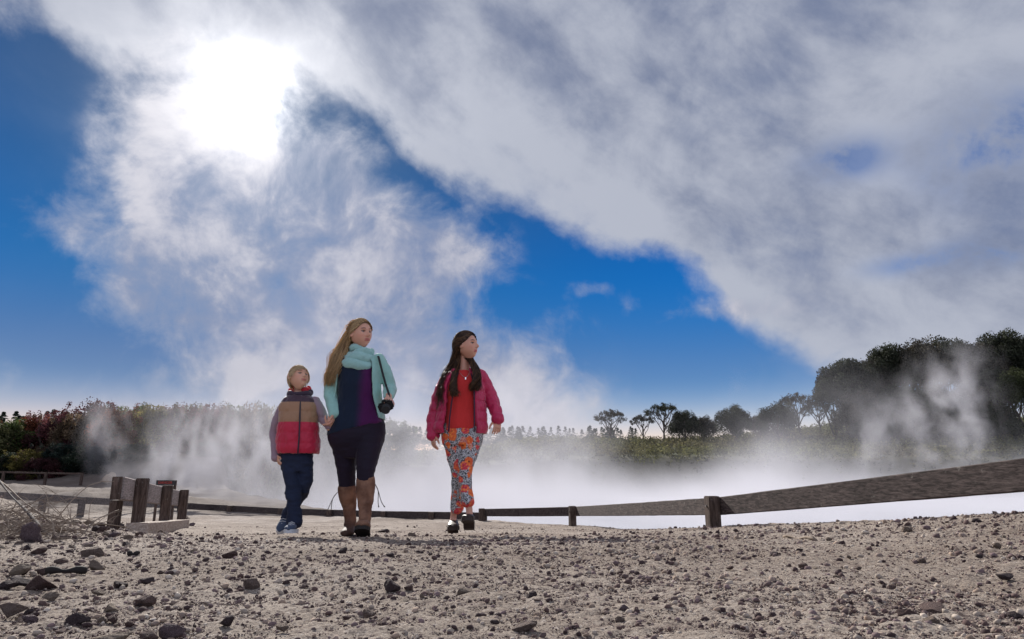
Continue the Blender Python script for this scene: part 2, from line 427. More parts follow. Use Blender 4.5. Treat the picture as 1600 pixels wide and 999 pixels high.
# ------------------------------------------------------------------ steam
def steam(mn, mx, vox, cols, sheet, hf, label):
    me = bpy.data.meshes.new('steam'); o = bpy.data.objects.new('steam', me); COL.objects.link(o)
    me.from_pydata([mn, mx], [], [])
    m = bpy.data.materials.new('steam'); m.use_nodes = True; t = m.node_tree
    for n in list(t.nodes): t.nodes.remove(n)
    op = t.nodes.new('ShaderNodeOutputMaterial'); pv = t.nodes.new('ShaderNodeVolumePrincipled')
    pv.inputs['Color'].default_value = (.69, .68, .72, 1); pv.inputs['Density'].default_value = 1.0; pv.inputs['Anisotropy'].default_value = .15
    t.links.new(pv.outputs[0], op.inputs['Volume'])
    ng = bpy.data.node_groups.new('steam_field', 'GeometryNodeTree'); X.nt = ng
    ng.interface.new_socket('Geometry', in_out='OUTPUT', socket_type='NodeSocketGeometry')
    ng.interface.new_socket('Geometry', in_out='INPUT', socket_type='NodeSocketGeometry')
    go = ng.nodes.new('NodeGroupOutput'); vc = ng.nodes.new('GeometryNodeVolumeCube'); smt = ng.nodes.new('GeometryNodeSetMaterial')
    smt.inputs['Material'].default_value = m
    ng.links.new(vc.outputs[0], smt.inputs[0]); ng.links.new(smt.outputs[0], go.inputs[0])
    vc.inputs['Min'].default_value = mn; vc.inputs['Max'].default_value = mx
    for i, a in enumerate('XYZ'): vc.inputs['Resolution ' + a].default_value = int((mx[i] - mn[i]) / vox)
    P = ng.nodes.new('GeometryNodeInputPosition').outputs[0]
    x, y, z = sep(P)
    # wind leans the plumes towards -x as they rise
    wp = cadd(P, cscale(noise(P, .18, 3, .5, 0, out=1), 5.0))
    nA = noise(scaled_gn(wp, .62, .62, .50), .55, 7, .64)
    nB = noise(scaled_gn(P, 1, 1, .8), .10, 3, .5)
    nC = noise(scaled_gn(wp, .9, .9, .55), hf, 7, .62)
    h = z + 1.35
    top = .95 + (nB - .44) * 7.0 * (1 - .5 * sm(x, 5, 20)) + gauss(x, y, -5, 28, 9, 12) * 1.5 + gauss(x, y, -12.5, 31, 3.2, 6) * .8
    layer = X.m('EXPONENT', h * -1.0 / X.m('MAXIMUM', top, .7))
    base = layer * (nA * 6.2 - 2.55)
    inpool = sm(y + x * .95, 10, 15) * sm(y, 16, 19) * sm(y, 61, 52) * sm(x, -15, -9) * sm(y - x * 1.35, 62, 50)
    inpool = X.m('MAXIMUM', inpool, 0.0)
    nP = noise(scaled_gn(wp, 1, 1, .5), .13, 5, .55)
    D_ = (X.m('MAXIMUM', base, 0.0) * (.08 + sm(nP, .45, .60) * .95) * .28 + X.m('EXPONENT', h * -1.5) * .16) * inpool * (1 - .40 * sm(x, 6, 20))
    if not sheet: D_ = X.m('MULTIPLY', D_, 0.0)
    D_ = D_ * (1 - .72 * sm(x + y * .25, 0, -8) * sm(x, -8, -13) )
    CK = .36 if mx[0] < 0 else (.72 if not sheet else 1.0)
    # rising columns: (x, y, radius, lean x per m, top, strength)
    for (cx, cy_, r, lean, zt, st) in cols:
        hx = x - cx - (z + 1.0) * lean
        rad = (z + 2.2) * .16 + r
        q = (hx * hx + (y - cy_) * (y - cy_)) / (rad * rad)
        D_ = D_ + X.m('EXPONENT', q * -1.0) * X.m('MAXIMUM', nC * 7.0 - 3.15, 0.0) * sm(z, zt, zt * .35) * (st * CK)
    D_ = X.m('SUBTRACT', D_, .006)
    ng.links.new(X.m('MAXIMUM', D_, 0.0).v, vc.inputs['Density'])
    md = o.modifiers.new('field', 'NODES'); md.node_group = ng
    me.materials.append(m)
    tag(o, label, 'steam', kind='stuff')
    return o
def scaled_gn(v, x, y, z): return cadd(v, (x, y, z), 'MULTIPLY')
def cq(px, Y): return at(px, 700, Y).x
COLUMNS = [(cq(1425, 54), 54, 1.0, -.02, 9.5, .30), (cq(1455, 54), 54, .7, .22, 12.5, .30), (cq(1530, 55), 55, .6, -.10, 12.5, .34), (cq(1500, 55), 55, .8, .1, 9, .24), (cq(1390, 54), 54, .9, -.30, 9.5, .20), (cq(1350, 55), 55, 1.2, .10, 6, .16), (cq(1230, 50), 50, 1.2, -.2, 4, .12),
           (cq(330, 30), 30, .8, .18, 4.2, .9), (cq(285, 32), 32, .38, -.12, 5.2, 1.3), (cq(195, 33), 33, .22, -.30, 4.4, 1.2), (cq(245, 31.5), 31.5, .35, .1, 1.9, 2.4), (cq(300, 29), 29, .28, .05, 1.5, 2.6), (cq(268, 32), 32, .25, .30, 3.6, 1.1),
           (cq(112, 34), 34, .28, -.22, 4.6, 1.3), (cq(128, 34), 34, .15, .25, 5.6, 1.0), (cq(385, 30), 30, 1.2, .05, 4.6, .8), (cq(225, 33), 33, .3, .15, 3.0, 1.0), (cq(320, 33), 33, .45, .25, 5.4, .8), (cq(205, 30), 30, .2, -.5, 1.6, 1.2),
           (cq(640, 30), 30, 2.4, -.15, 8.0, .20), (cq(880, 34), 34, 1.6, -.25, 6.5, .16), (cq(460, 30), 30, 2.0, -.1, 7.0, .22), (cq(760, 36), 36, 1.4, .2, 6.5, .16)]
if not globals().get('NO_STEAM'):
    steam((-26, 15.0, -1.4), (52, 63, 10.5), .31, [c for c in COLUMNS if -9 < c[0] < 26], True, .62, 'white steam drifting low over the hot pool behind the walkers')
    steam((-21, 26.0, -.6), (-7.5, 36, 6.0), .13, [c for c in COLUMNS if c[0] <= -9], False, 1.25, 'thin curling steam wisps in front of the left shrubs')
    steam((26, 50, -1.3), (47, 58, 14), .19, [c for c in COLUMNS if c[0] >= 26], False, .62, 'tall steam plumes rising before the right wood')

# ------------------------------------------------------------------ vegetation
def hit(px, py, y0=.6, y1=60, n=1500):
    """where the sight line of a photo pixel meets the ground"""
    o = np.array([0, 0, HC]); d = np.array(at(px, py, 1.0)) - o
    t = np.exp(np.linspace(math.log(y0), math.log(y1), n))
    P = o + t[:, None] * d; h = P[:, 2] - ground(P[:, 0], P[:, 1])
    k = np.argmax(h < 0)
    if h[k] >= 0: return None
    k = max(k, 1); f = h[k - 1] / (h[k - 1] - h[k]); tt = t[k - 1] + (t[k] - t[k - 1]) * f
    return Vector(o + tt * d)

def leaf_cloud(cen, spread, n, size, seed, flat=.5, updir=.35, rexp=.45):
    """n leaf faces scattered round clump centres; returns verts, faces, per-vertex shade"""
    r = np.random.default_rng(seed)
    cen = np.asarray(cen); k = r.integers(0, len(cen), n)
    sp = np.asarray(spread)[k][:, None] if hasattr(spread, '__len__') else spread
    d = r.normal(size=(n, 3)); d /= np.linalg.norm(d, axis=1)[:, None]
    d *= (r.random(n) ** rexp)[:, None] * np.array([1, 1, flat + .25])
    p = cen[k] + d * sp
    nn = r.normal(size=(n, 3)) + np.array([0, 0, updir]) + d; nn /= np.linalg.norm(nn, axis=1)[:, None]
    t = np.cross(nn, r.normal(size=(n, 3))); t /= np.linalg.norm(t, axis=1)[:, None] + 1e-9
    b = np.cross(nn, t)
    s = size * (.55 + .9 * r.random(n))[:, None]
    V = np.stack([p - t * s * .5, p + b * s * .32 + nn * s * .08, p + t * s * .62, p - b * s * .32 - nn * s * .08], 1).reshape(-1, 3)
    F = np.arange(4 * n).reshape(n, 4)
    clump = r.random(len(cen))
    c = .42 + 1.0 * clump[k] ** 1.6 + .4 * (r.random(n) - .5)
    return V, F, np.repeat(c, 4)

def foliage_mat(name, trans=.35):
    def b(P):
        oi = X.nt.nodes.new('ShaderNodeObjectInfo')
        return cadd(attrcol(), oi.outputs['Color'], 'MULTIPLY')
    return mat(name, rough=.75, spec=.15, build=b, trans=trans)
M_leaf = foliage_mat('shrub_leaves', .45)
M_leafd = foliage_mat('tree_leaves', .25)
M_bark = mat('bark', rough=.9, spec=.1, build=lambda P: cmix(noise(scaled(P, 1, 1, .3), 9, 5, .6), (.035, .026, .022), (.10, .08, .07)))

def crown_mesh(name, kind, seed):
    r = np.random.default_rng(seed); c = []; s = []
    if kind == 'shrub':       # unit: about 2 wide, 2 high, ragged top
        for i in range(62):
            a = r.random() * 6.28; q = r.random() ** .5; h = r.random()
            rad = (1 - max(0, h - .45) ** 1.5 * 1.6) * q * 1.05
            c.append((rad * math.cos(a), rad * math.sin(a) * .8, .12 + h * 1.7 + r.normal() * .07)); s.append(.16 + .2 * r.random())
        V, F, k = leaf_cloud(c, s, 12000, .062, seed, .8)
        sprig = [(r.normal() * .45, r.normal() * .35, 1.62 + r.random() * .30) for i in range(26)]
        V2, F2, k2 = leaf_cloud(sprig, .09, 1300, .045, seed + 1, 1.6)
        V, F, k = np.vstack([V, V2]), np.vstack([F, F2 + len(V)]), np.concatenate([k, k2])
    elif kind == 'broad':     # unit: about 2 wide, 1.7 high dome of round billows
        for i in range(64):
            d = r.normal(size=3); d /= np.linalg.norm(d); d[2] = abs(d[2]) * 1.15 - .2
            q = .66 + .30 * r.random()
            c.append((d[0] * q, d[1] * q, .8 + d[2] * q * .82)); s.append(.15 + .15 * r.random())
        for i in range(20):
            d = r.normal(size=3) * .35; c.append((d[0], d[1], .8 + d[2])); s.append(.3)
        V, F, k = leaf_cloud(c, s, 20000, .055, seed, .85, rexp=.22)
    elif kind == 'open':      # flat topped open crown, gaps between tufts
        for i in range(60):
            a = r.random() * 6.28; q = r.random() ** .5
            c.append((q * math.cos(a), q * math.sin(a), 1.0 + .68 * math.sqrt(max(0, 1 - q * q)) * (.45 + .55 * r.random() ** .4))); s.append(.09 + .1 * r.random())
        V, F, k = leaf_cloud(c, s, 4200, .05, seed, .5)
    elif kind == 'conifer':
        for i in range(60):
            h = r.random() ** .8; a = r.random() * 6.28; rad = (1 - h) * .34 * (.6 + .5 * r.random())
            c.append((rad * math.cos(a), rad * math.sin(a), .25 + h * 1.75)); s.append(.05 + .10 * (1 - h))
        V, F, k = leaf_cloud(c, s, 2600, .05, seed, .45)
    me = mk(name, V, F, None, None, False, cols=np.stack([k, k, k], 1)); d = me.data
    bpy.data.objects.remove(me); return d
def trunk_mesh(name, kind, seed):
    r = random.Random(seed); m = MB()
    def limb(p, q, r0, r1, bend=.08):
        pts = []
        for i in range(6):
            t = i / 5; pts.append([p[j] + (q[j] - p[j]) * t + math.sin(t * 3.14) * bend * r.uniform(-1, 1) for j in range(3)])
        V, F = tubevf(pts, [r0 + (r1 - r0) * i / 5 for i in range(6)], 6); m.add(V, F)
        return pts
    if kind == 'shrub':
        for i in range(9):
            a = r.random() * 6.28
            pts = limb((0, 0, -.1), (math.cos(a) * .6, math.sin(a) * .5, 1.2 + r.random() * .5), .035, .01)
            for j in range(3):
                b = pts[r.randint(2, 5)]; limb(b, (b[0] + r.uniform(-.4, .4), b[1] + r.uniform(-.3, .3), b[2] + .35), .012, .004, .03)
    elif kind == 'conifer':
        limb((0, 0, -.1), (0, 0, 1.9), .03, .006, .01)
    else:
        top = .95 if kind == 'open' else .6
        pts = limb((0, 0, -.25), (.05, 0, top), .06, .035, .04)
        for i in range(11 if kind == 'open' else 8):
            a = i * 2.4 + r.random(); b = pts[r.randint(2, 5)]
            e = (math.cos(a) * .72, math.sin(a) * .72, (1.35 if kind == 'open' else 1.15) + r.random() * .2)
            p2 = limb(b, e, .03, .008, .06)
            for j in range(3):
                b2 = p2[r.randint(2, 4)]; limb(b2, (b2[0] + r.uniform(-.3, .3), b2[1] + r.uniform(-.3, .3), b2[2] + .3), .012, .004, .04)
    o = m.build(name, M_bark); d = o.data; bpy.data.objects.remove(o); return d
CR = {k: [crown_mesh('crown', k, 100 + 7 * i + ord(k[0])) for i in range(n)] for k, n in (('shrub', 4), ('broad', 3), ('open', 2), ('conifer', 2))}
TK = {k: [trunk_mesh('trunk', k, 300 + i) for i in range(2)] for k in CR}
def plant(name, kind, loc, sx, sz, colr, label, cat, group, rz=None, part=('foliage', 'stem'), leaf=None, v=None):
    root = empty(name, loc, random.uniform(0, 6.28) if rz is None else rz); root.scale = (sx, sx, sz)
    tag(root, label, cat, group)
    f = bpy.data.objects.new(part[0], random.choice(CR[kind]) if v is None else CR[kind][v]); COL.objects.link(f); f.parent = root; f.color = (*colr, 1)
    if not f.data.materials: f.data.materials.append(None)
    f.material_slots[0].link = 'OBJECT'; f.material_slots[0].material = leaf or M_leaf
    t = bpy.data.objects.new(part[1], random.choice(TK[kind])); COL.objects.link(t); t.parent = root
    return root

# shrubs at the foot of the left bank: (px, top row, distance, half width in m, colour, words)
GREEN = (.085, .11, .035); DARK = (.03, .045, .028); RUST = (.17, .058, .032); PURP = (.12, .045, .050); YEL = (.20, .17, .05); OLIVE = (.10, .10, .045); BLUEG = (.045, .07, .06); TAN = (.17, .12, .075)
names = {GREEN: 'green', DARK: 'very dark', RUST: 'rust brown', PURP: 'purplish', YEL: 'yellow green', OLIVE: 'olive', BLUEG: 'bluish green', TAN: 'pale brown'}
shr = [(-60, 655, 41, 2.2, DARK), (-15, 662, 38, 1.9, OLIVE), (25, 655, 39, 1.8, GREEN), (48, 700, 35, 1.0, YEL), (62, 648, 40, 1.7, RUST), (95, 642, 39, 1.8, PURP), (15, 705, 35, 1.1, DARK),
       (128, 646, 38, 1.6, TAN), (160, 628, 40, 1.9, PURP), (105, 690, 35.5, 1.3, BLUEG), (190, 640, 37, 1.6, RUST), (216, 634, 40, 1.8, GREEN), (150, 694, 35, 1.2, DARK), (240, 633, 38, 1.6, YEL),
       (268, 634, 39, 1.8, RUST), (215, 690, 35.5, 1.2, DARK), (262, 688, 37.5, 1.2, PURP), (300, 632, 40, 1.8, OLIVE), (330, 633, 38, 1.7, PURP), (365, 634, 40, 1.8, GREEN), (392, 636, 39, 1.8, TAN), (420, 638, 41, 1.8, OLIVE), (330, 688, 37.5, 1.3, BLUEG),
       (385, 692, 38.5, 1.4, PURP), (455, 642, 43, 1.9, GREEN), (490, 648, 45, 1.9, OLIVE), (530, 652, 47, 2.0, TAN), (575, 655, 50, 2.1, OLIVE), (620, 658, 53, 2.2, GREEN), (-110, 650, 42, 2.4, OLIVE), (-170, 648, 42, 2.6, RUST), (70, 712, 34.5, 1.0, PURP)]
order = sorted([s for s in shr], key=lambda s: s[0])
ordn = ['first', 'second', 'third', 'fourth', 'fifth', 'sixth', 'seventh', 'eighth', 'ninth', 'tenth']
cnt = {}
for s in order:
    px, row, Y, hw, c = s
    p = at(px, row, Y); gr = gz(p.x, Y); h = p.z - gr
    low = row > 680
    key = (c, low); cnt[key] = cnt.get(key, 0) + 1
    tot_k = sum(1 for q in order if (q[4], q[1] > 680) == key)
    lab = f"{'low front' if low else 'tall'} {names[c]} shrub on the left bank"
    if tot_k > 1: lab += f", {ordn[cnt[key] - 1]} such from the left"
    plant('shrub', 'shrub', (p.x, Y, gr - .15), hw, h / 1.95, tuple(q * (.75 if low else 1.05) for q in c), lab, 'shrub', 'shrubs along the left bank')

# trees on the slope at the right: (px, top row, base row, Y, half width m, kind, label)
TD = (.040, .045, .028); TB = (.055, .048, .034); TG = (.06, .07, .03)
trees = [(953, 640, 690, 78, 1.9, 'open', TB, 'small umbrella-shaped tree standing alone at the left end of the ridge'),
         (1003, 648, 690, 80, 1.5, 'open', TB, 'low open-crowned tree just right of the lone umbrella tree'),
         (1034, 630, 692, 78, 2.1, 'open', TD, 'open tree with two tufted tops between the low one and the dark clump'),
         (1068, 641, 690, 79, 2.0, 'broad', TD, 'round dark tree left of the gap on the ridge'),
         (1100, 650, 688, 81, 1.6, 'broad', TB, 'smallest round tree in the middle of the ridge'),
         (1144, 633, 690, 77, 2.1, 'broad', TD, 'dark dome-shaped tree standing clear in the middle of the ridge'),
         (1182, 649, 685, 80, 1.3, 'broad', TB, 'little round tree right of the dark dome'),
         (1212, 629, 685, 76, 2.2, 'broad', TD, 'dense dark round tree touching an airy one on its right'),
         (1245, 615, 685, 78, 2.3, 'open', TB, 'airy tree with see-through crown left of the big wood'),
         (1276, 628, 690, 79, 1.9, 'open', TD, 'thin open tree in the notch before the big wood'),
         (1318, 560, 692, 74, 3.3, 'broad', TD, 'large round tree that begins the big wood'),
         (1352, 562, 690, 78, 3.0, 'broad', TB, 'tree filling the gap behind the first large round one'),
         (1385, 538, 690, 76, 3.2, 'broad', TD, 'tall tree with a small side tuft on the stepped edge of the wood'),
         (1425, 531, 690, 75, 3.6, 'broad', TB, 'tall dark tree behind the steam column'),
         (1475, 527, 690, 77, 3.7, 'broad', TD, 'broad-topped tree in the middle of the wood'),
         (1520, 534, 690, 75, 3.2, 'broad', TB, 'tree just left of the tallest crown'),
         (1563, 516, 690, 74, 3.4, 'broad', TD, 'tallest crown of the wood, near its right end'),
         (1603, 526, 690, 73, 3.2, 'broad', TD, 'dark tree cut by the right edge of the view'),
         (1590, 575, 700, 68, 2.7, 'broad', TG, 'greener tree in front of the wood at its right end'),
         (1340, 610, 700, 70, 2.7, 'broad', TB, 'lower tree in front of the large round one'),
         (1400, 600, 700, 71, 2.9, 'broad', TD, 'shadowed tree under the stepped edge of the wood'),
         (1455, 602, 700, 70, 2.8, 'broad', TD, 'shadowed tree at the foot of the steam column'),
         (1515, 600, 700, 71, 3.0, 'broad', TB, 'shadowed tree below the middle of the wood'),
         (1296, 590, 700, 73, 2.0, 'broad', TD, 'small dark tree filling the left foot of the wood'), (1362, 640, 705, 69, 2.3, 'broad', TD, 'lowest dark tree under the two stepped crowns'), (1430, 636, 705, 69, 2.4, 'broad', TB, 'low tree left of the steam column foot'),
         (1490, 640, 705, 69, 2.4, 'broad', TD, 'low dark tree right of the steam column foot'), (1550, 632, 705, 69, 2.5, 'broad', TD, 'low dark tree below the tallest crown'), (1545, 575, 700, 72, 2.6, 'broad', TD, 'middle-height tree just under the tallest crown'),
         (1660, 520, 700, 72, 4.0, 'broad', TD, None), (1730, 525, 700, 72, 4.0, 'broad', TD, 'outermost dark tree of the wood, farthest right')]
for (px, row, brow, Y, hw, kind, c, lab) in trees:
    p = at(px, row, Y); b = at(px, brow, Y); gr = min(gz(p.x, Y), b.z) if kind == 'broad' else gz(p.x, Y)
    unit = 1.72; Ht = p.z - gr
    hz_ = min(Ht / unit, hw * 1.12)
    rt_ = plant('tree', kind, (p.x, Y, gr), hw, hz_, c, lab or 'dark tree in the wood beyond the right edge of the view', 'tree', 'trees on the far slope', part=('crown', 'trunk'), leaf=M_leafd)
    lift = Ht / hz_ - unit
    for ch in rt_.children:
        if ch.name.startswith('crown'): ch.location.z = lift
        else: ch.scale.z = (lift + 1.1) / 1.3 if kind == 'broad' else (lift + 1.5) / 1.55

# scrub over the far slope, and the far-off wood behind the pool
def scrub():
    r = np.random.default_rng(5); cen = []; sp = []; cc = []
    for i in range(3600):
        y = r.uniform(55.5, 90); x = r.uniform(-10, 75)
        if x < 2 and y > 70 and r.random() < .5: continue
        z = gz_arr(x, y); s = r.uniform(.35, .95)
        for j in range(4): cen.append((x + r.normal() * s * .6, y + r.normal() * s * .6, z + s * (.2 + .7 * r.random()))); sp.append(s * .55)
    cen = np.array(cen); cen[:, 2] += ground(cen[:, 0], cen[:, 1])
    V, F, k = leaf_cloud(cen, sp, 130000, .19, 77, .8, .8)
    big = fbm(V[:, 0] * .12, V[:, 1] * .12, V[:, 2] * .3, o=3, s=8)[:, None] * .5 + .5
    col = (np.array([.11, .125, .04]) * big + np.array([.11, .085, .05]) * (1 - big)) * k[:, None] * 1.2
    o = mk('scrub', V, F, mat('scrub_leaves', rough=.8, spec=.1, build=attrcol, trans=.35), cols=col)
    tag(o, 'olive green scrub covering the slope beyond the pool', 'scrub', kind='stuff')
def gz_arr(x, y): return 0.0
scrub()
def farwood():
    r = np.random.default_rng(15); Vs = []; Fs = []; ks = []; n = 0
    for i in range(230):
        px = r.uniform(-150, 1000); Y = r.uniform(105, 125)
        row = 669 + r.normal() * 2.5 if px > 430 else 650 + r.normal() * 5
        p = at(px, row, Y); b = ground(np.array([p.x]), np.array([Y]))[0]; h = p.z - b
        d = CR['conifer'][i % 2]; v = vlist(d); a = r.random() * 6.28
        rot = np.array([[math.cos(a), -math.sin(a), 0], [math.sin(a), math.cos(a), 0], [0, 0, 1]])
        v = (v @ rot.T) * np.array([h * .95, h * .95, h / 2.0]) + np.array([p.x, Y, b])
        f = np.arange(len(v)).reshape(-1, 4)[::2]
        Vs.append(v); Fs.append(f + n); n += len(v)
    V = np.vstack(Vs); F = np.vstack(Fs)
    o = mk('far_wood', V, F, mat('far_wood_leaves', (.045, .06, .045), rough=.85, spec=.05, trans=.2))
    tag(o, 'far-off line of dark conifers behind the steam', 'wood', kind='stuff')
farwood()

# ------------------------------------------------------------------ timber
def wood(c0, c1, dark=(.03, .022, .018), pale=None):
    def b(P):
        g = noise(P, 26, 6, .6, 1.2); s = noise(P, 3.5, 4, .6); k = noise(P, 90, 3, .6)
        c = cmix(sm(g, .38, .62), c0, c1); c = cmix(sm(k, .56, .70) * .7, c, dark)
        c = cmix(sm(s, .55, .72) * .5, c, dark)
        return c
    return b
def grain_mat(name, c0, c1, stretch):
    def b(P):
        Q = scaled(P, *stretch)
        g = noise(Q, 60, 6, .68, .5); s = noise(P, 1.6, 4, .6); k = noise(Q, 140, 3, .6); lich = noise(P, 16, 6, .7)
        c = cmix(sm(g, .36, .64), c0, c1); c = cmix(sm(k, .60, .70) * .75, c, (.016, .012, .011))
        c = cmix(sm(s, .55, .75) * .55, c, tuple(q * .45 for q in c0)); c = cmix(sm(lich, .60, .68) * .4, c, (.30, .28, .25))
        return c
    return mat(name, rough=.85, spec=.2, build=b, bump=lambda P: (noise(scaled(P, *stretch), 45, 5, .7), .6, .004))
M_railR = grain_mat('weathered_rail', (.024, .017, .016), (.105, .080, .074), (1.0, .12, 1.4))
M_railL = grain_mat('grey_rail', (.07, .06, .058), (.18, .155, .145), (.12, .8, 1.3))
M_post = grain_mat('post_timber', (.045, .030, .024), (.12, .085, .07), (1.2, 1.2, .12))
M_pale = grain_mat('bleached_timber', (.20, .165, .15), (.38, .32, .30), (.8, .12, 1.3))
M_base = grain_mat('base_timber', (.26, .20, .16), (.45, .37, .31), (.8, .15, 1.3))

def crackbeam(a, b, w, h, seed):
    """timber with slightly uneven faces"""
    V, F = boxvf(0, 0, 0, 1, w, h, .004)
    bm = bmesh.new(); n = 24
    a = Vector(a); b = Vector(b); L = (b - a).length; d = (b - a).normalized(); s = Vector((0, 0, 1)).cross(d).normalized(); u = d.cross(s)
    r = random.Random(seed); prof = [(-w / 2 + .005, -h / 2), (w / 2 - .005, -h / 2), (w / 2, -h / 2 + .005), (w / 2, h / 2 - .005), (w / 2 - .005, h / 2), (-w / 2 + .005, h / 2), (-w / 2, h / 2 - .005), (-w / 2, -h / 2 + .005)]
    VV = []; FF = []
    k = len(prof); ph = r.random() * 9
    for i in range(n + 1):
        t = i / n; c = a + d * L * t
        wob = .0012 * math.sin(t * 5 + ph); wob2 = .0015 * math.sin(t * 4 + ph * 2)
        for (p, q) in prof: VV.append(tuple(c + s * (p + wob2) + u * (q + wob + (r.uniform(-.0012, .0012)))))
    for i in range(n):
        for j in range(k): FF.append([i * k + j, i * k + (j + 1) % k, (i + 1) * k + (j + 1) % k, (i + 1) * k + j])
    FF.append(list(range(k))[::-1]); FF.append([n * k + j for j in range(k)])
    return VV, FF

def rel(o, root):
    o.parent = root; o.location = o.location - root.location
    return o
def part(name, V, F, m, root, smooth=False):
    """mesh in world metres, re-based on its thing"""
    V = np.array(V) - np.array(root.location)[None]
    return mk(name, V, F, m, root, smooth)

# right fence
tops = [(1600, 710, 3.15), (1125, 777.5, 5.85), (901, 792, 11.0), (758, 795.5, 14.0)]
TP = [at(*t) for t in tops]
d0 = (TP[0] - TP[1]).normalized()
TP = [TP[0] + Vector((.55, -3.3, .12)), TP[0] + Vector((.22, -1.15, .09))] + TP[1:]   # continues past the frame
TP.insert(0, TP[0] + Vector((1.1, -3.6, .1)))
fr = empty('wooden_fence', (TP[3].x, TP[3].y, gz(TP[3].x, TP[3].y)))
tag(fr, 'low dark weathered timber rail fence curving along the right side of the pool', 'fence')
for i in range(len(TP) - 1):
    a = TP[i].copy(); b = TP[i + 1].copy(); a.z -= .072; b.z -= .072
    dd = (b - a).normalized(); V, F = crackbeam(a - dd * .06, b + dd * .06 - Vector((0, 0, 0)), .045, .145, i)
    off = Vector((.0, .012 * (i % 2), .0)); V = [tuple(Vector(v) + off) for v in V]
    part('rail', V, F, M_railR, fr)
for i in range(len(TP)):
    p = TP[i]; g0 = gz(p.x, p.y) - .25
    dr = (TP[min(i + 1, len(TP) - 1)] - TP[max(i - 1, 0)]); dr.z = 0; dr.normalize(); s = Vector((dr.y, -dr.x, 0))
    if s.y > 0: s = -s
    c = Vector((p.x, p.y, 0)) + s * .075
    V, F = beam((c.x, c.y, g0), (c.x, c.y, p.z + .012), .10, .10, .006)
    M = Matrix.Translation(c) @ Matrix.Rotation(math.atan2(dr.y, dr.x), 4, 'Z') @ Matrix.Translation(-c)
    V = [tuple(M @ Vector(v)) for v in V]
    po = part('post', V, F, M_post, fr)
    # bolts
    bv, bf = tubevf([c - s * 0.0 + Vector((0, 0, p.z - .07)) - dr * .0 + s * .045, c + s * .062 + Vector((0, 0, p.z - .07))], .010, 8)
    bo = mk('bolt', np.array(bv) - np.array(fr.location), bf, M_metal, po)
# short cleat behind post B
p = TP[3]; V, F = beam(p + Vector((.02, -.035, -.075)), p + Vector((.085, -.16, -.07)), .04, .11)
part('cleat', V, F, M_post, fr)

# long low fence behind the walkers
lt = [(757, 800.5, 14.1), (600, 798.5, 15.6), (440, 794, 17.0), (285, 785.5, 17.6), (133, 776.5, 15.6), (73, 772, 15.0), (-60, 765, 14.2), (-260, 757, 13.6)]
LP = [at(*t) for t in lt]
fl = empty('wooden_fence', (LP[3].x, LP[3].y, gz(LP[3].x, LP[3].y)))
tag(fl, 'long grey timber rail fence low on the ground behind the three walkers', 'fence')
for i in range(len(LP) - 1):
    a = LP[i].copy(); b = LP[i + 1].copy(); a.z -= .08; b.z -= .08
    dd = (b - a).normalized(); V, F = crackbeam(a - dd * .05, b + dd * .05, .05, .15, 40 + i)
    V = [tuple(Vector(v) + Vector((0, .014 * (i % 2), 0))) for v in V]
    part('rail', V, F, M_railR if i < 3 else M_railL, fl)
for i in range(len(LP)):
    for q in ((0, .5) if i < len(LP) - 1 and (i < 3) else (0,)):
        p = LP[i].lerp(LP[min(i + 1, len(LP) - 1)], q)
        V, F = beam((p.x, p.y - .085, gz(p.x, p.y) - .25), (p.x, p.y - .085, p.z - .005), .11, .11)
        part('post', V, F, M_railL if i > 3 else M_post, fl)

# far fence at the foot of the shrubs
ff = [at(-60, 737, 32), at(8, 738, 32), at(74, 739.5, 32), at(130, 740.5, 32)]
fa = empty('wooden_fence', (ff[1].x, ff[1].y, gz(ff[1].x, ff[1].y))); tag(fa, 'farthest thin dark rail fence at the foot of the left shrubs', 'fence')
for i in range(3):
    V, F = beam(ff[i], ff[i + 1], .05, .08); part('rail', V, F, M_post, fa)
for p in ff:
    V, F = beam((p.x, p.y - .08, gz(p.x, p.y) - .2), (p.x, p.y - .08, p.z + .05), .1, .1); part('post', V, F, M_post, fa)

# barrier at the left with a broad bleached board
Yb = [5.55, 6.75, 7.85]
pb = [at(203, 751, Yb[0]), at(261, 763.5, Yb[1]), at(279, 774, Yb[2])]
bb = empty('timber_barrier', (pb[0].x, pb[0].y, gz(pb[0].x, pb[0].y))); tag(bb, 'knee-high barrier of three dark posts and a broad bleached board', 'barrier')
A = at(188, 763, 5.15); B = at(283, 780, 8.15)
V, F = crackbeam(A, B, .045, .165, 71); part('board', V, F, M_pale, bb)
dd = (B - A).normalized(); sdv = Vector((dd.y, -dd.x, 0)).normalized()
V, F = boxvf(0, 0, 0, .05, .06, .165, .004); V = [tuple(Vector(v) + A - dd * .03 - sdv * .02) for v in V]; part('end_block', V, F, M_post, bb)
for i, p in enumerate(pb):
    g0 = gz(p.x, p.y) - .25
    t = (p.y - A.y) / (B.y - A.y); c = A.lerp(B, t) + sdv * .068
    zt = A.lerp(B, t).z + .083 + .012
    c2 = Vector((c.x, c.y, 0))
    V, F = beam((c.x, c.y, g0), (c.x, c.y, zt), .088, .088, .006)
    M = Matrix.Translation(c2) @ Matrix.Rotation(math.atan2(dd.y, dd.x), 4, 'Z') @ Matrix.Translation(-c2)
    part('post', [tuple(M @ Vector(v)) for v in V], F, M_post, bb)
    if i == 0:
        c3 = c2 - sdv * .17
        V, F = beam((c3.x, c3.y, g0), (c3.x, c3.y, zt - .17), .07, .08, .006); part('post', V, F, M_post, bb)
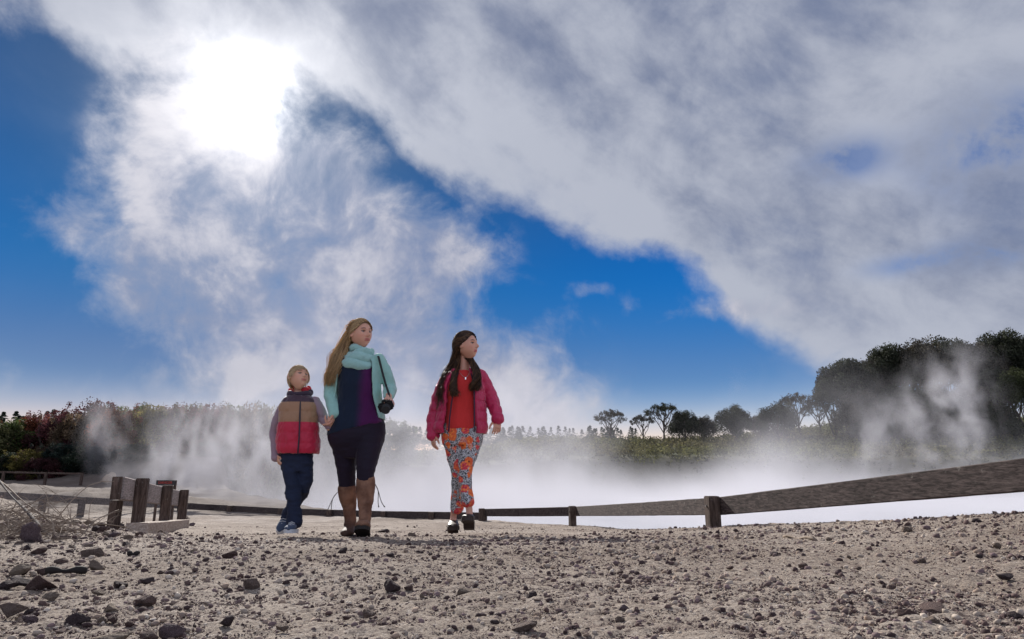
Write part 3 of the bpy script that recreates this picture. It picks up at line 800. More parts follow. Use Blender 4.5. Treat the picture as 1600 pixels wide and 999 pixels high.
# kerb timber at its foot
a = at(214, 822, 5.15); b = at(285, 806, 7.7)
a.z = gz(a.x, a.y) + .022; b.z = gz(b.x, b.y) + .030
V, F = crackbeam(a, b, .15, .10, 99)
kb = empty('ground_beam', (a.x, a.y, a.z)); tag(kb, 'pale squared timber lying on the gravel at the foot of the barrier', 'beam')
part('beam', V, F, M_base, kb)

# warning sign
sg = at(259, 754.5, 12.0); sgr = empty('warning_sign', (sg.x, sg.y, gz(sg.x, sg.y)))
tag(sgr, 'small dark sign reading DANGER in red letters beyond the left barrier', 'sign')
M_sign = mat('sign_board', (.03, .028, .03), rough=.5); M_red = mat('sign_red', (.38, .04, .03), rough=.5)
V, F = boxvf(sg.x, sg.y, sg.z, .33, .025, .085, .004); sb = part('board', V, F, M_sign, sgr)
for sx in (-.15, .15):
    V, F = beam((sg.x + sx, sg.y + .04, gz(sg.x, sg.y) - .1), (sg.x + sx, sg.y + .04, sg.z + .04), .035, .035, .003); part('post', V, F, M_post, sgr)
cu = bpy.data.curves.new('lettering', 'FONT'); cu.body = 'DANGER'; cu.size = .060; cu.extrude = .002; cu.align_x = 'CENTER'; cu.align_y = 'CENTER'
to = bpy.data.objects.new('lettering_tmp', cu); COL.objects.link(to); bpy.context.view_layer.update()
me = bpy.data.meshes.new_from_object(to.evaluated_get(bpy.context.evaluated_depsgraph_get())); bpy.data.objects.remove(to)
lo = bpy.data.objects.new('lettering', me); COL.objects.link(lo); me.materials.clear(); me.materials.append(M_red); lo.parent = sb
lo.rotation_euler = (R(90), 0, 0); lo.location = Vector((sg.x, sg.y - .0155, sg.z)) - sgr.location

# ------------------------------------------------------------------ stones
def stone_vf(seed, sub=2, rough=.32):
    bm = bmesh.new(); bmesh.ops.create_icosphere(bm, subdivisions=sub, radius=1)
    v = np.array([tuple(q.co) for q in bm.verts]); f = np.array([[q.index for q in p.verts] for p in bm.faces]); bm.free()
    r = np.random.default_rng(seed)
    for k in range(10):                                     # broken faces: planes that cut the ball
        n = r.normal(size=3); n /= np.linalg.norm(n); dd_ = .42 + .36 * r.random()
        t = v @ n - dd_; v = v - np.outer(np.maximum(t, 0) * .92, n)
    v = v * (1 + rough * .5 * fbm(v[:, 0] * 2 + seed, v[:, 1] * 2, v[:, 2] * 2, o=4, s=seed, g=.62)[:, None])
    v *= np.array([1, .65 + .3 * r.random(), .5 + .3 * r.random()])
    return v, f
def stone_col(P):
    oi = X.nt.nodes.new('ShaderNodeObjectInfo'); n = noise(P, 3.0, 6, .7); k = noise(P, 12, 4, .7)
    c = cscale(oi.outputs['Color'], .55 + n * .9)
    c = cmix(sm(k, .56, .72) * .5, c, (.36, .32, .29)); return cmix(sm(k, .42, .30) * .6, c, (.02, .014, .014))
M_stone = mat('stone', rough=.9, spec=.18, build=stone_col, bump=lambda P: (noise(P, 9, 6, .75), .9, .10))
SM = []
for i in range(14):
    v, f = stone_vf(500 + i, 4, .5); o = mk('stone', v, f, M_stone); SM.append(o.data); bpy.data.objects.remove(o)
STC = [(.16, .10, .09), (.24, .165, .145), (.11, .078, .08), (.33, .25, .20), (.21, .15, .16), (.42, .33, .26), (.27, .20, .17)]
def stone(px, row, wpx, c=None, label=None, group=None, flat=1.0, k=None):
    p = hit(px, row)
    if p is None: return
    s = wpx / FPX * p.y / 2 * 1.15
    o = bpy.data.objects.new('stone', SM[random.randrange(14) if k is None else k]); COL.objects.link(o)
    o.scale = (s, s * random.uniform(.8, 1), s * flat * random.uniform(.85, 1.15)); o.rotation_euler = (random.uniform(-.3, .3), random.uniform(-.3, .3), random.uniform(-.6, .6))
    o.location = (p.x, p.y + s * .2, p.z + s * .30 * flat)
    o.color = (*(STC[random.randrange(len(STC))] if c is None else STC[c]), 1)
    tag(o, label or 'small rough stone lying loose on the open gravel', 'stone', group or 'small stones scattered on the gravel')
    return o
BG = 'large stones on the gravel'
big = [(42, 849, 34, 4, 'tall pointed mauve stone at the edge of the twig tangle', 1.5), (56, 869, 28, 0, 'dark rounded stone just right below the pointed mauve one', 1), (94, 881, 18, 1, 'small brown stone between the pointed stone and the cylinder-like pair', 1),
       (139, 872, 28, 6, 'brown stone sitting on a paler round one at the left', 1.2), (147, 890, 25, 3, 'pale round stone under the brown one at the left', 1), (30, 897, 24, 5, 'pale pinkish stone near the left edge above the dark pair', 1),
       (71, 897, 22, 0, 'dark upright stone with a charred stick beside it', 1.1), (35, 916, 34, 2, 'black jagged stone, left half of the dark pair', .8), (60, 920, 40, 0, 'long black jagged stone, right half of the dark pair', .8), (8, 922, 24, 2, 'dark stone cut by the left edge of the view', 1),
       (77, 938, 22, 3, 'tan angular stone below the dark pair', 1), (14, 962, 38, 6, 'broad brown stone in the lower left corner', .9), (44, 971, 22, 4, 'purplish stone right of the broad brown one in the corner', 1), (119, 975, 30, 2, 'dark wedge stone near the bottom left', .9),
       (170, 956, 22, 5, 'pale tan block near the bottom left', 1), (175, 973, 20, 0, 'dark cube-like stone touching a yellowish one', 1), (158, 973, 15, 3, 'yellowish stone touching the dark cube-like one', 1), (172, 1006, 55, 5, 'flat pale slab at the bottom edge', .5),
       (233, 1000, 34, 1, 'brown slab at the bottom edge right of the flat pale one', .6), (268, 995, 36, 4, 'mauve sloping stone at the bottom edge', .9), (223, 945, 28, 1, 'reddish brown stone mid-way along the lower left', .9), (388, 919, 30, 6, 'large grey-brown pyramid stone left of centre', 1.15),
       (356, 872, 21, 0, 'dark lone boulder on the smooth path below the boy', 1.0), (353, 978, 24, 2, 'dark knobbly stone near the bottom, below the pyramid stone', 1.2), (439, 985, 20, 3, 'tan notched stone right of the dark knobbly one', 1), (610, 922, 24, 2, 'dark angular stone below the woman', 1.1),
       (726, 930, 27, 3, 'tan wedge-shaped stone below the girl', .9), (830, 936, 16, 2, 'black upright stone right of the tan wedge', 1.4), (818, 985, 36, 6, 'broad flat stone at the bottom centre', .6), (1066, 821, 12, 5, 'round pinkish stone on the rim of the gravel beneath the rail', 1.2),
       (1574, 904, 24, 2, 'black flat stone by the right edge', .7), (1590, 967, 22, 2, 'black stone in the lower right corner', .9), (1466, 958, 42, 1, 'reddish crumbling lump in the lower right', .5), (1426, 965, 36, 0, 'dark crumbling lump left of the reddish one', .5), (1208, 915, 24, 2, 'dark flat clod right of centre', .6),
       (598, 833, 16, 2, 'dark clod in the shade beside the woman\'s raised boot', .7), (137, 822, 18, 5, 'ochre stone behind the left barrier', 1), (167, 756, 26, 5, 'big ochre boulder far behind the left barrier', 1.2)]
for (px, row, w_, c, lab, fl_) in big: stone(px, row, w_, c, lab, BG, fl_)
mid = [(302, 867, 13), (459, 903, 14), (474, 919, 14), (230, 911, 19), (184, 919, 21), (534, 863, 13), (608, 870, 12), (637, 921, 13), (543, 968, 14), (574, 963, 18), (644, 841, 15), (976, 956, 15), (936, 906, 10), (753, 877, 10), (969, 971, 13), (618, 903, 12),
       (1141, 890, 11), (1255, 887, 13), (1277, 893, 13), (1211, 869, 11), (1528, 818, 13), (1418, 831, 14), (1328, 873, 9), (1455, 980, 26), (1531, 871, 11), (1394, 921, 13), (1311, 997, 17), (1423, 999, 19), (1310, 905, 12), (1559, 855, 12), (840, 942, 12), (660, 935, 10),
       (165, 838, 15), (185, 826, 16), (150, 830, 14), (178, 840, 16), (200, 845, 16), (215, 838, 14), (128, 845, 12), (290, 812, 11), (300, 822, 9), (250, 835, 9), (520, 880, 9), (110, 860, 14), (100, 845, 16), (85, 862, 14), (170, 818, 12), (158, 822, 12)]
SMALL = []
CN = ['dark brown', 'brown', 'nearly black', 'tan', 'mauve', 'pale', 'grey-brown']
def small(px, row, w_, flat=1.0):
    c = random.randrange(len(STC)); o = stone(px, row, w_, c, flat=flat)
    if o: SMALL.append((o, px, row, c))
    return o
for (px, row, w_) in mid: small(px, row, w_)
for k_ in range(34): small(random.uniform(-10, 200), random.uniform(818, 862), random.uniform(8, 19))
nst = len(big) + len(mid) + 34
while nst < 295:
    row = 838 + 160 * random.random() ** 1.1; px = random.uniform(-20, 1620) if random.random() < .7 else random.uniform(-20, 330)
    w_ = min(15, 4.2 * random.paretovariate(2.3)) * (.75 + (row - 838) / 260)
    if small(px, row, w_, flat=random.uniform(.6, 1.0)): nst += 1
refs = [(458, 828, "the boy's feet"), (560, 828, "the woman's boots"), (722, 828, "the girl's clogs"), (245, 822, 'the timber barrier'), (50, 810, 'the twig tangle'), (1125, 820, 'the nearest fence post'), (901, 818, 'the second fence post'),
        (388, 919, 'the pyramid stone'), (726, 930, 'the tan wedge stone'), (818, 985, 'the broad flat stone'), (830, 936, 'the black upright stone'), (42, 849, 'the pointed mauve stone'), (50, 918, 'the black jagged pair'), (105, 898, 'the charred stick'),
        (353, 978, 'the dark knobbly stone'), (1066, 821, 'the pinkish rim stone'), (1574, 904, 'the black flat stone'), (1466, 958, 'the reddish crumbling lump'), (1208, 915, 'the dark flat clod'), (356, 872, 'the lone boulder below the boy'), (610, 922, 'the angular stone below the woman'),
        (172, 1000, 'the flat pale slab'), (14, 962, 'the corner stone'), (1250, 843, 'the thin brown stick'), (1590, 967, 'the black corner stone'), (119, 975, 'the dark wedge stone')]
buck = {}
for (o, px, row, c) in SMALL:
    rx, ry, nm = min(refs, key=lambda q: (q[0] - px) ** 2 + 4 * (q[1] - row) ** 2)
    ddx, ddy = px - rx, 2 * (row - ry); dr_ = ('right of' if ddx > 0 else 'left of') if abs(ddx) > abs(ddy) else ('in front of' if ddy > 0 else 'behind')
    buck.setdefault((nm, dr_, c), []).append((math.hypot(ddx, ddy), o))
for (nm, dr_, c), L_ in buck.items():
    for i, (_, o) in enumerate(sorted(L_, key=lambda q: q[0])):
        if i < 8: o['label'] = (f"small {CN[c]} stone {dr_} {nm}" if len(L_) == 1 else f"small {CN[c]} stone {dr_} {nm}, {ordn[i]} nearest to it")

# loose gravel, past counting
def gravel():
    r = np.random.default_rng(11)
    tv = []; 
    for i in range(10):
        v, f = stone_vf(900 + i, 1, .25); tv.append(v)
    f0 = f
    # even on screen: rows pull samples to the foreground
    n = 210000
    th = r.uniform(-R(43), R(43), n); q = r.random(n)
    Rr = np.where(r.random(n) < .80, .72 * (4.2 / .72) ** q, 4.0 * (11 / 4.0) ** q)
    x = Rr * np.sin(th); y = Rr * np.cos(th)
    patch = fbm(x * 1.6, y * 1.6, o=3, s=55)
    pm = gau(x, y, -2.0, 8.2, 4.2, 2.8)
    keep = (r.random(n) < .60 + .7 * patch - .55 * pm) & (sdist(x, y, pool) < -.02)
    x, y, Rr = x[keep], y[keep], Rr[keep]; n = len(x)
    s = (.0011 + .0009 * r.pareto(2.3, n)).clip(0, .008) * (Rr ** .72).clip(.8, 3.6)
    z = ground(x, y)
    z = z + .012 * fbm(x * 2.2, y * 2.2, o=3, s=3) + .0075 * fbm(x * 11, y * 11, o=3, s=9) + s * .25
    pal = np.array([(.36, .30, .25), (.25, .19, .16), (.10, .065, .06), (.055, .036, .036), (.17, .12, .12), (.44, .38, .32), (.12, .085, .08), (.28, .21, .165)])
    pc = pal[r.choice(8, n, p=[.12, .15, .18, .20, .10, .04, .13, .08])] * (.8 + .4 * r.random((n, 1)))
    Vs = []; Fs = []; Cs = []; k0 = 0
    for t in range(10):
        ix = np.where(np.arange(n) % 10 == t)[0]; m = len(ix); v = tv[t]; nv = len(v)
        a = r.random(m) * 6.283; ca, sa = np.cos(a), np.sin(a); e = s[ix]
        b = r.uniform(-.6, .6, m); cb, sb_ = np.cos(b), np.sin(b)
        vx = v[None, :, 0]; vy = v[None, :, 1]; vz = v[None, :, 2]
        X1 = vx * cb[:, None] + vz * sb_[:, None]; Z1 = -vx * sb_[:, None] + vz * cb[:, None]
        X2 = X1 * ca[:, None] - vy * sa[:, None]; Y2 = X1 * sa[:, None] + vy * ca[:, None]
        P = np.stack([X2 * e[:, None] + x[ix, None], Y2 * e[:, None] + y[ix, None], Z1 * e[:, None] + z[ix, None]], -1).reshape(-1, 3)
        F = (f0[None] + (np.arange(m) * nv)[:, None, None]).reshape(-1, 3) + k0
        Vs.append(P); Fs.append(F); Cs.append(np.repeat(pc[ix], nv, 0)); k0 += m * nv
    def gc(P): 
        nn = noise(P, 220, 3, .7); return cscale(attrcol(), .6 + nn * .8)
    o = mk('gravel', np.vstack(Vs), np.vstack(Fs), mat('gravel', rough=.92, spec=.15, build=gc), cols=np.vstack(Cs))
    tag(o, 'loose crumbly gravel of pale and dark bits over the ground', 'gravel', kind='stuff')
gravel()

# dry brush
M_twig = mat('dry_twig', rough=.85, spec=.15, build=lambda P: cmix(noise(P, 8, 3, .5), (.10, .075, .06), (.34, .27, .21)))
def twig_path(p, d, L, seed, droop=.15, n=7):
    r = random.Random(seed); pts = [Vector(p)]; d = Vector(d).normalized()
    for i in range(n):
        d = (d + Vector((r.uniform(-.22, .22), r.uniform(-.22, .22), r.uniform(-.22, .22) - droop * i / n))).normalized(); pts.append(pts[-1] + d * L / n)
    return pts
m = MB(); rr_ = random.Random(4)
for i in range(230):
    px = -40 + 165 * rr_.random() ** 1.7; row = 800 + 45 * rr_.random() + max(0, px - 60) * .1
    p = hit(px, row)
    if p is None or p.y > 7: continue
    p = p + Vector((0, 0, .01)); L = rr_.uniform(.06, .34)
    dz_ = rr_.uniform(-.05, .45) if rr_.random() < .35 else rr_.uniform(0, .12)
    pts = twig_path(p, (rr_.uniform(-1, 1), rr_.uniform(-.7, .7), dz_), L, i, .25)
    r0 = rr_.uniform(.0012, .0035); V, F = tubevf(pts, [r0 * (1 - .6 * j / 7) for j in range(8)], 4); m.add(V, F)
    for j in range(rr_.randint(0, 3)):
        q = pts[rr_.randint(2, 6)]; pt2 = twig_path(q, (rr_.uniform(-1, 1), rr_.uniform(-.6, .6), rr_.uniform(-.1, .7)), L * .4, i * 7 + j); V, F = tubevf(pt2, [r0 * .5 * (1 - .6 * k / 7) for k in range(8)], 4); m.add(V, F)
o = m.build('dry_brush', M_twig); tag(o, 'tangle of dry twigs heaped on the bank at the left edge', 'twigs', kind='stuff')
for (a, b, rd, lab) in [((-20, 772, 4.2), (72, 838, 3.7), .008, 'broken grey branch sloping down out of the twig tangle'), ((-10, 800, 4.0), (95, 832, 3.6), .006, 'thin pale bent stick below the thick grey branch'),
                        ((72, 899, 2.3), (134, 898, 2.3), .010, 'straight charred stick lying beside the dark upright stone'), ((200, 871, 3.1), (216, 871, 3.1), .010, 'short black stick end on the gravel left of centre'),
                        ((1225, 841, 3.6), (1275, 845, 3.6), .006, 'thin brown stick lying on the gravel at the right')]:
    P0, P1 = at(*a), at(*b)
    if a[1] > 835: P0 = hit(a[0], a[1]) + Vector((0, 0, rd)); P1 = hit(b[0], b[1]) + Vector((0, 0, rd))
    else: P1 = hit(b[0], b[1]) + Vector((0, 0, rd)); P0.z = gz(P0.x, P0.y) + .16
    pts = [P0.lerp(P1, i / 8) + Vector((0, 0, (.004 if rd < .01 else .0015) * math.sin(i * 1.3))) for i in range(9)]
    V, F = tubevf(pts, [rd * (.7 + .3 * math.sin(1 + i)) for i in range(9)], 7)
    o = mk('stick', V, F, M_twig if rd < .0075 else mat('charred', (.02, .016, .015) if a[1] > 850 else (.07, .055, .05), rough=.9), smooth=True); tag(o, lab, 'stick')
m = MB(); p0 = hit(1593, 793)
if p0 is None: p0 = Vector((2.4, 3.05, gz(2.4, 3.05)))
for i in range(14):
    pts = twig_path(p0 + Vector((random.uniform(-.03, .03), random.uniform(-.02, .02), -.01)), (random.uniform(-1.3, .6), random.uniform(-.3, .3), .55), random.uniform(.05, .11), 70 + i, .1)
    V, F = tubevf(pts, [.0011 * (1 - .6 * j / 7) for j in range(8)], 4); m.add(V, F)
o = m.build('dry_weed', M_twig); tag(o, 'small dry weed sprouting on the rim at the right edge', 'weed')

# ------------------------------------------------------------------ people: mesh kit
def nrm(v): return v / (np.linalg.norm(v) + 1e-12)
def limb(pts, rad, n=18, up=(0, -1, 0), sub=4, quilt=None, fold=0, seed=0):
    """closed tapering tube through pts; rad = list of r or (side, depth); smooth resampled"""
    P = np.array([list(p) for p in pts], float); m = len(P)
    Rd = np.array([(r, r) if not hasattr(r, '__len__') else r for r in rad], float)
    t = np.concatenate([[0], np.cumsum(np.linalg.norm(np.diff(P, axis=0), axis=1))]); L = t[-1]
    k = max(8, int(L / .02)) if sub else m
    ts = np.linspace(0, L, k)
    def cr(A):      # catmull-rom through the points
        out = []
        for q in ts:
            i = min(max(np.searchsorted(t, q, 'right') - 1, 0), m - 2); h = t[i + 1] - t[i]; u = (q - t[i]) / h
            m0 = (A[i + 1] - A[max(i - 1, 0)]) / (t[i + 1] - t[max(i - 1, 0)]) * h; m1 = (A[min(i + 2, m - 1)] - A[i]) / (t[min(i + 2, m - 1)] - t[i]) * h
            out.append((2 * u ** 3 - 3 * u ** 2 + 1) * A[i] + (u ** 3 - 2 * u ** 2 + u) * m0 + (-2 * u ** 3 + 3 * u ** 2) * A[i + 1] + (u ** 3 - u ** 2) * m1)
        return np.array(out)
    C = cr(P); Q = np.maximum(cr(Rd), .002)
    if quilt:
        ph = np.abs(np.sin(math.pi * ts / quilt[0])) ** .55; Q = Q * (1 - quilt[1] + quilt[1] * ph)[:, None] + 0
    rings = []
    upv = nrm(np.array(up, float))
    for i in range(k):
        d = nrm(C[min(i + 1, k - 1)] - C[max(i - 1, 0)])
        f = upv - d * upv.dot(d)
        if np.linalg.norm(f) < .15: f = np.array([0, 0, 1.]) - d * d[2]
        f = nrm(f); s = np.cross(d, f)
        rings.append((C[i], s, f, Q[i], d))
    V = []; F = []
    # rounded ends
    full = []
    c, s, f, q, d = rings[0]; e = min(q) * .8
    for a in (75, 45, 20): full.append((c - d * e * math.sin(R(a)), s, f, q * math.cos(R(a))))
    for (c, s, f, q, d) in rings: full.append((c, s, f, q))
    c, s, f, q, d = rings[-1]; e = min(q) * .8
    for a in (20, 45, 75): full.append((c + d * e * math.sin(R(a)), s, f, q * math.cos(R(a))))
    an = np.linspace(0, 2 * math.pi, n, endpoint=False)
    for i, (c, s, f, q) in enumerate(full):
        rr = 1.0
        if fold:
            rr = 1 + fold * np.sin(an * 2 + i * .9 + seed) * np.sin(i * 1.7 + seed * 3) + fold * .6 * np.sin(an * 3 - i * 1.3 + seed)
        V.append(c + np.outer(np.cos(an) * q[0] * rr, s) + np.outer(np.sin(an) * q[1] * rr, f))
    K = len(full); V = np.vstack(V)
    for i in range(K - 1):
        for j in range(n): F.append([i * n + j, i * n + (j + 1) % n, (i + 1) * n + (j + 1) % n, (i + 1) * n + j])
    F.append(list(range(n))[::-1]); F.append([(K - 1) * n + j for j in range(n)])
    return V, F
def torso(rings, n=36, quilt=None, expo=2.3, sub=26, a0=None, a1=None, thick=.014):
    """rings: (centre, rx, ry[, open half-angle towards +x, open half-angle towards -x]); closed solid, or an open-fronted shell"""
    rg = np.array([[*r[0], *r[1:]] for r in rings], float); m = len(rg)
    zz = np.linspace(0, m - 1, sub); out = []
    for q in zz:
        i = min(int(q), m - 2); u = q - i
        A = lambda j: rg[min(max(j, 0), m - 1)]
        out.append(.5 * ((2 * A(i)) + (-A(i - 1) + A(i + 1)) * u + (2 * A(i - 1) - 5 * A(i) + 4 * A(i + 1) - A(i + 2)) * u ** 2 + (-A(i - 1) + 3 * A(i) - 3 * A(i + 1) + A(i + 2)) * u ** 3))
    out = np.array(out)
    if quilt:
        ph = np.abs(np.sin(math.pi * (out[:, 2] - quilt[2] if len(quilt) > 2 else out[:, 2]) / quilt[0])) ** .38
        out[:, 3:5] *= (1 - quilt[1] + quilt[1] * ph)[:, None]
    def sup(a, rx, ry):
        c, s = np.cos(a), np.sin(a)
        return np.sign(s) * np.abs(s) ** (2 / expo) * rx, -np.sign(c) * np.abs(c) ** (2 / expo) * ry
    V = []; F = []; K = len(out)
    if rg.shape[1] == 5:
        an = np.linspace(0, 2 * math.pi, n, endpoint=False)
        for o in out:
            x, y = sup(an, o[3], o[4]); V.append(np.stack([o[0] + x, o[1] + y, np.full(n, o[2])], 1))
        V = np.vstack(V)
        for i in range(K - 1):
            for j in range(n): F.append([i * n + j, i * n + (j + 1) % n, (i + 1) * n + (j + 1) % n, (i + 1) * n + j])
        F.append(list(range(n))[::-1]); F.append([(K - 1) * n + j for j in range(n)])
        return V, F
    for o in out:
        an = np.linspace(o[5], 2 * math.pi - o[6], n)
        x, y = sup(an, o[3], o[4]); xi, yi = sup(an, o[3] - thick, o[4] - thick)
        V.append(np.stack([o[0] + x, o[1] + y, np.full(n, o[2])], 1)); V.append(np.stack([o[0] + xi, o[1] + yi, np.full(n, o[2])], 1)[::-1])
    V = np.vstack(V); n2 = 2 * n
    for i in range(K - 1):
        for j in range(n2): F.append([i * n2 + j, i * n2 + (j + 1) % n2, (i + 1) * n2 + (j + 1) % n2, (i + 1) * n2 + j])
    for b in (0, (K - 1) * n2):
        for j in range(n - 1):
            q = [b + j, b + j + 1, b + n2 - 2 - j, b + n2 - 1 - j]; F.append(q[::-1] if b == 0 else q)
    return V, F
def fuse(name, pieces, voxel, mat_, parent, smooth=3, disp=None, cols=None, join=None):
    """union of overlapping closed pieces into one continuous skin"""
    Vs = []; Fs = []; n = 0
    for V, F in pieces:
        V = np.asarray(V, float); Vs.append(V); Fs += [[i + n for i in f] for f in F]; n += len(V)
    me = bpy.data.meshes.new(name); me.from_pydata(np.vstack(Vs).tolist(), [], Fs); me.update()
    bm = bmesh.new(); bm.from_mesh(me); bmesh.ops.recalc_face_normals(bm, faces=bm.faces); bm.to_mesh(me); bm.free()
    o = bpy.data.objects.new(name, me); COL.objects.link(o)
    a = o.modifiers.new('r', 'REMESH'); a.mode = 'VOXEL'; a.voxel_size = voxel; a.use_smooth_shade = True
    if smooth: b = o.modifiers.new('s', 'SMOOTH'); b.iterations = smooth; b.factor = .5
    bpy.context.view_layer.update()
    nm = bpy.data.meshes.new_from_object(o.evaluated_get(bpy.context.evaluated_depsgraph_get()))
    o.modifiers.clear(); o.data = nm; bpy.data.meshes.remove(me); nm.name = name
    v = vlist(nm)
    if disp is not None:
        no = np.empty(len(v) * 3, dtype=np.float32); nm.vertices.foreach_get('normal', no); no = no.reshape(-1, 3)
        v = v + no * disp(v)[:, None].astype(np.float32); nm.vertices.foreach_set('co', v.ravel().astype(np.float32)); nm.update()
    nm.polygons.foreach_set('use_smooth', np.ones(len(nm.polygons), dtype=bool))
    if cols is not None: setcol(nm, cols(v))
    nm.materials.clear(); nm.materials.append(mat_); o.parent = parent
    return o
def folds(a, f, seed=0, stretch=(1, 1, .5)):
    def g(v): return a * fbm(v[:, 0] * f * stretch[0] + seed, v[:, 1] * f * stretch[1], v[:, 2] * f * stretch[2], o=3, s=seed)
    return g

class Head:
    """face local frame: a to the side, b forward, c up; half height = h"""
    def __init__(s, c, h, yaw, pitch, roll=0, fem=1, child=0):
        s.c = np.array(c, float); s.h = h; s.fem = fem; s.child = child
        M = Matrix.Rotation(R(yaw), 3, 'Z') @ Matrix.Rotation(R(-pitch), 3, 'X') @ Matrix.Rotation(R(roll), 3, 'Y')
        s.A = np.array(M @ Vector((1, 0, 0))); s.B = np.array(M @ Vector((0, -1, 0))); s.C = np.array(M @ Vector((0, 0, 1)))
    def W(s, L): L = np.asarray(L, float); return s.c + (L[..., 0:1] * s.A + L[..., 1:2] * s.B + L[..., 2:3] * s.C) * s.h
    def Lc(s, v): d = (np.asarray(v) - s.c) / s.h; return np.stack([d @ s.A, d @ s.B, d @ s.C], -1)
    def shape(s, nu=110, nv=84, off=0.0):
        u = np.linspace(0, 2 * math.pi, nu, endpoint=False); v = np.linspace(-math.pi / 2, math.pi / 2, nv)
        U, Vv = np.meshgrid(u, v); a = np.cos(Vv) * np.sin(U); b = np.cos(Vv) * np.cos(U); c = np.sin(Vv)
        ch = s.child; g = lambda x, x0, w: np.exp(-((x - x0) / w) ** 2)
        wid = (.70 + .02 * ch); front = b > 0
        A = np.sign(a) * np.abs(a) ** .92 * wid; B = np.where(front, b * .74, b * .88); C = c.copy()
        low = sst(-c, .05, 1.0)
        A = A * (1 - .12 * sst(-c, .0, .6) - (.40 - .04 * ch) * sst(-c, .42, 1.0)); A = A * (1 - .10 * sst(c, .35, 1.0))
        B = np.where(front, B * (1 + .16 * sst(-c, .1, .8)), B * (1 - .55 * sst(-c, .15, .75)))
        B = B + .05 * sst(-c, .3, 1) * (b > -.2)
        fr = sst(b, .05, .45)
        B = B - .07 * fr * g(a, 0, .5) * g(c, .0, .6) * 0 + 0
        f = .065 * g(c, .24, .10) * g(np.abs(A), .2, .30)                                    # brow
        f += -.135 * g(c, .05, .12) * g(np.abs(A), .27, .13)                                 # sockets
        f += (.26 - .08 * ch) * g(A, 0, .075 + .035 * sst(-c, .0, .25)) * sst(c, .22, -.20) * sst(c, -.36, -.24)      # nose
        f += .07 * g(np.abs(A), .10, .06) * g(c, -.25, .07)
        f += .045 * g(np.abs(A), .36, .17) * g(c, -.17, .16)
        f += .060 * g(A, 0, .21) ** 1 * g(c, -.455, .042) + .060 * g(A, 0, .18) * g(c, -.56, .048) - .05 * g(A, 0, .23) * g(c, -.508, .020)
        f += .075 * g(A, 0, .17) * g(c, -.86, .13) - .03 * g(A, 0, .2) * g(c, -.68, .06)
        B = B + f * fr
        L = np.stack([A, B, C], -1).reshape(-1, 3)
        L = L * (1 + off)
        F = []
        for i in range(nv - 1):
            for j in range(nu): F.append([i * nu + j, i * nu + (j + 1) % nu, (i + 1) * nu + (j + 1) % nu, (i + 1) * nu + j])
        return L, F
    def pieces(s):
        L, F = s.shape(); out = [(s.W(L), F)]
        for sg in (-1, 1):      # ears
            n = 20; rings = []
            V, F2 = [], []
            for i in range(7):
                q = -1 + i / 3; w_ = math.sqrt(max(.02, 1 - q * q))
                for k in range(12):
                    an = 6.283 * k / 12
                    V.append((sg * (.715 + .05 * s.child + .05 * q * .9 + .05 * math.sin(an) * 0 + .03 * (1 if math.cos(an) < 0 else 0)), -.06 + .17 * w_ * math.cos(an) - .02 * math.sin(an), .0 + .27 * w_ * math.sin(an)))
            for i in range(6):
                for k in range(12): F2.append([i * 12 + k, i * 12 + (k + 1) % 12, (i + 1) * 12 + (k + 1) % 12, (i + 1) * 12 + k])
            F2.append(list(range(12))[::-1]); F2.append([72 + k for k in range(12)])
            out.append((s.W(np.array(V)), F2))
        return out
    def flow(s, L0, tgt, n, ds, off, stop=-9):
        E = np.array([.72 + .05 * s.child, .84, 1.0]); p = np.array(L0, float); out = []; p = p / np.linalg.norm(p / E) * off[0]
        for k in range(n):
            out.append(p.copy()); nn = nrm(p / E ** 2); t = np.array(tgt(p), float); t = nrm(t - nn * t.dot(nn)); p = p + t * ds
            if p[1] > 0: E2 = np.array([E[0], .76, 1.0])
            else: E2 = E
            p = p / np.linalg.norm(p / E2) * (off[0] + (off[1] - off[0]) * k / n)
            if p[2] < stop: break
        return np.array(out)
    def roots(s, n, r, lo, hi):
        L, F = s.shape(90, 70); m = (L[:, 2] - s.hairline(L, lo, hi)) > .0; w = np.sqrt(np.maximum(0, 1 - L[:, 2] ** 2)) + .03
        idx = np.where(m)[0]; q = w[idx] / w[idx].sum(); return L[r.choice(idx, n, p=q)] + r.normal(size=(n, 3)) * .012
    def hairline(s, L, lo=-.62, hi=.62):
        a, b = L[:, 0], L[:, 1]
        return lo + (hi - .42 * np.minimum(np.abs(a) / .62, 1.2) ** 2.2 - lo) * sst(b, -.42, .20)
    def cap(s, off=.07, lo=-.62, hi=.62, rough=.02, seed=1, down=None):
        L, F = s.shape(120, 90); m = sst(L[:, 2] - s.hairline(L, lo, hi), -.02, .10)
        Ln = L / (np.linalg.norm(L, axis=1)[:, None] + 1e-9)
        strand = fbm(L[:, 0] * 22 + L[:, 1] * 6, L[:, 1] * 8, L[:, 2] * 5, o=2, s=seed)
        L = L + Ln * ((off + rough * strand) * m - .03 * (1 - m))[:, None]
        keep = [f for f in F if m[f].max() > 0.01]
        return s.W(L), keep
    def skincol(s, v, skin, lip, brow):
        L = s.Lc(v); a, b, c = L[:, 0], L[:, 1], L[:, 2]; g = lambda x, x0, w: np.exp(-((x - x0) / w) ** 2); f = (b > .3) & (c > -1.05) & (c < 1)
        C = np.tile(np.array(skin), (len(v), 1))
        k = (f * sst(g(a, 0, .22), .25, .6) * sst(np.maximum(g(c, -.465, .038), g(c, -.555, .042)), .3, .8) * .95).clip(0, 1)[:, None]; C = C * (1 - k) + np.array(lip) * k
        k = (f * sst(g(np.abs(a), .28, .17) * g(c, .26 - .25 * (np.abs(a) - .28) ** 2 * 4, .035), .30, .6) * .95)[:, None]; C = C * (1 - k) + np.array(brow) * k
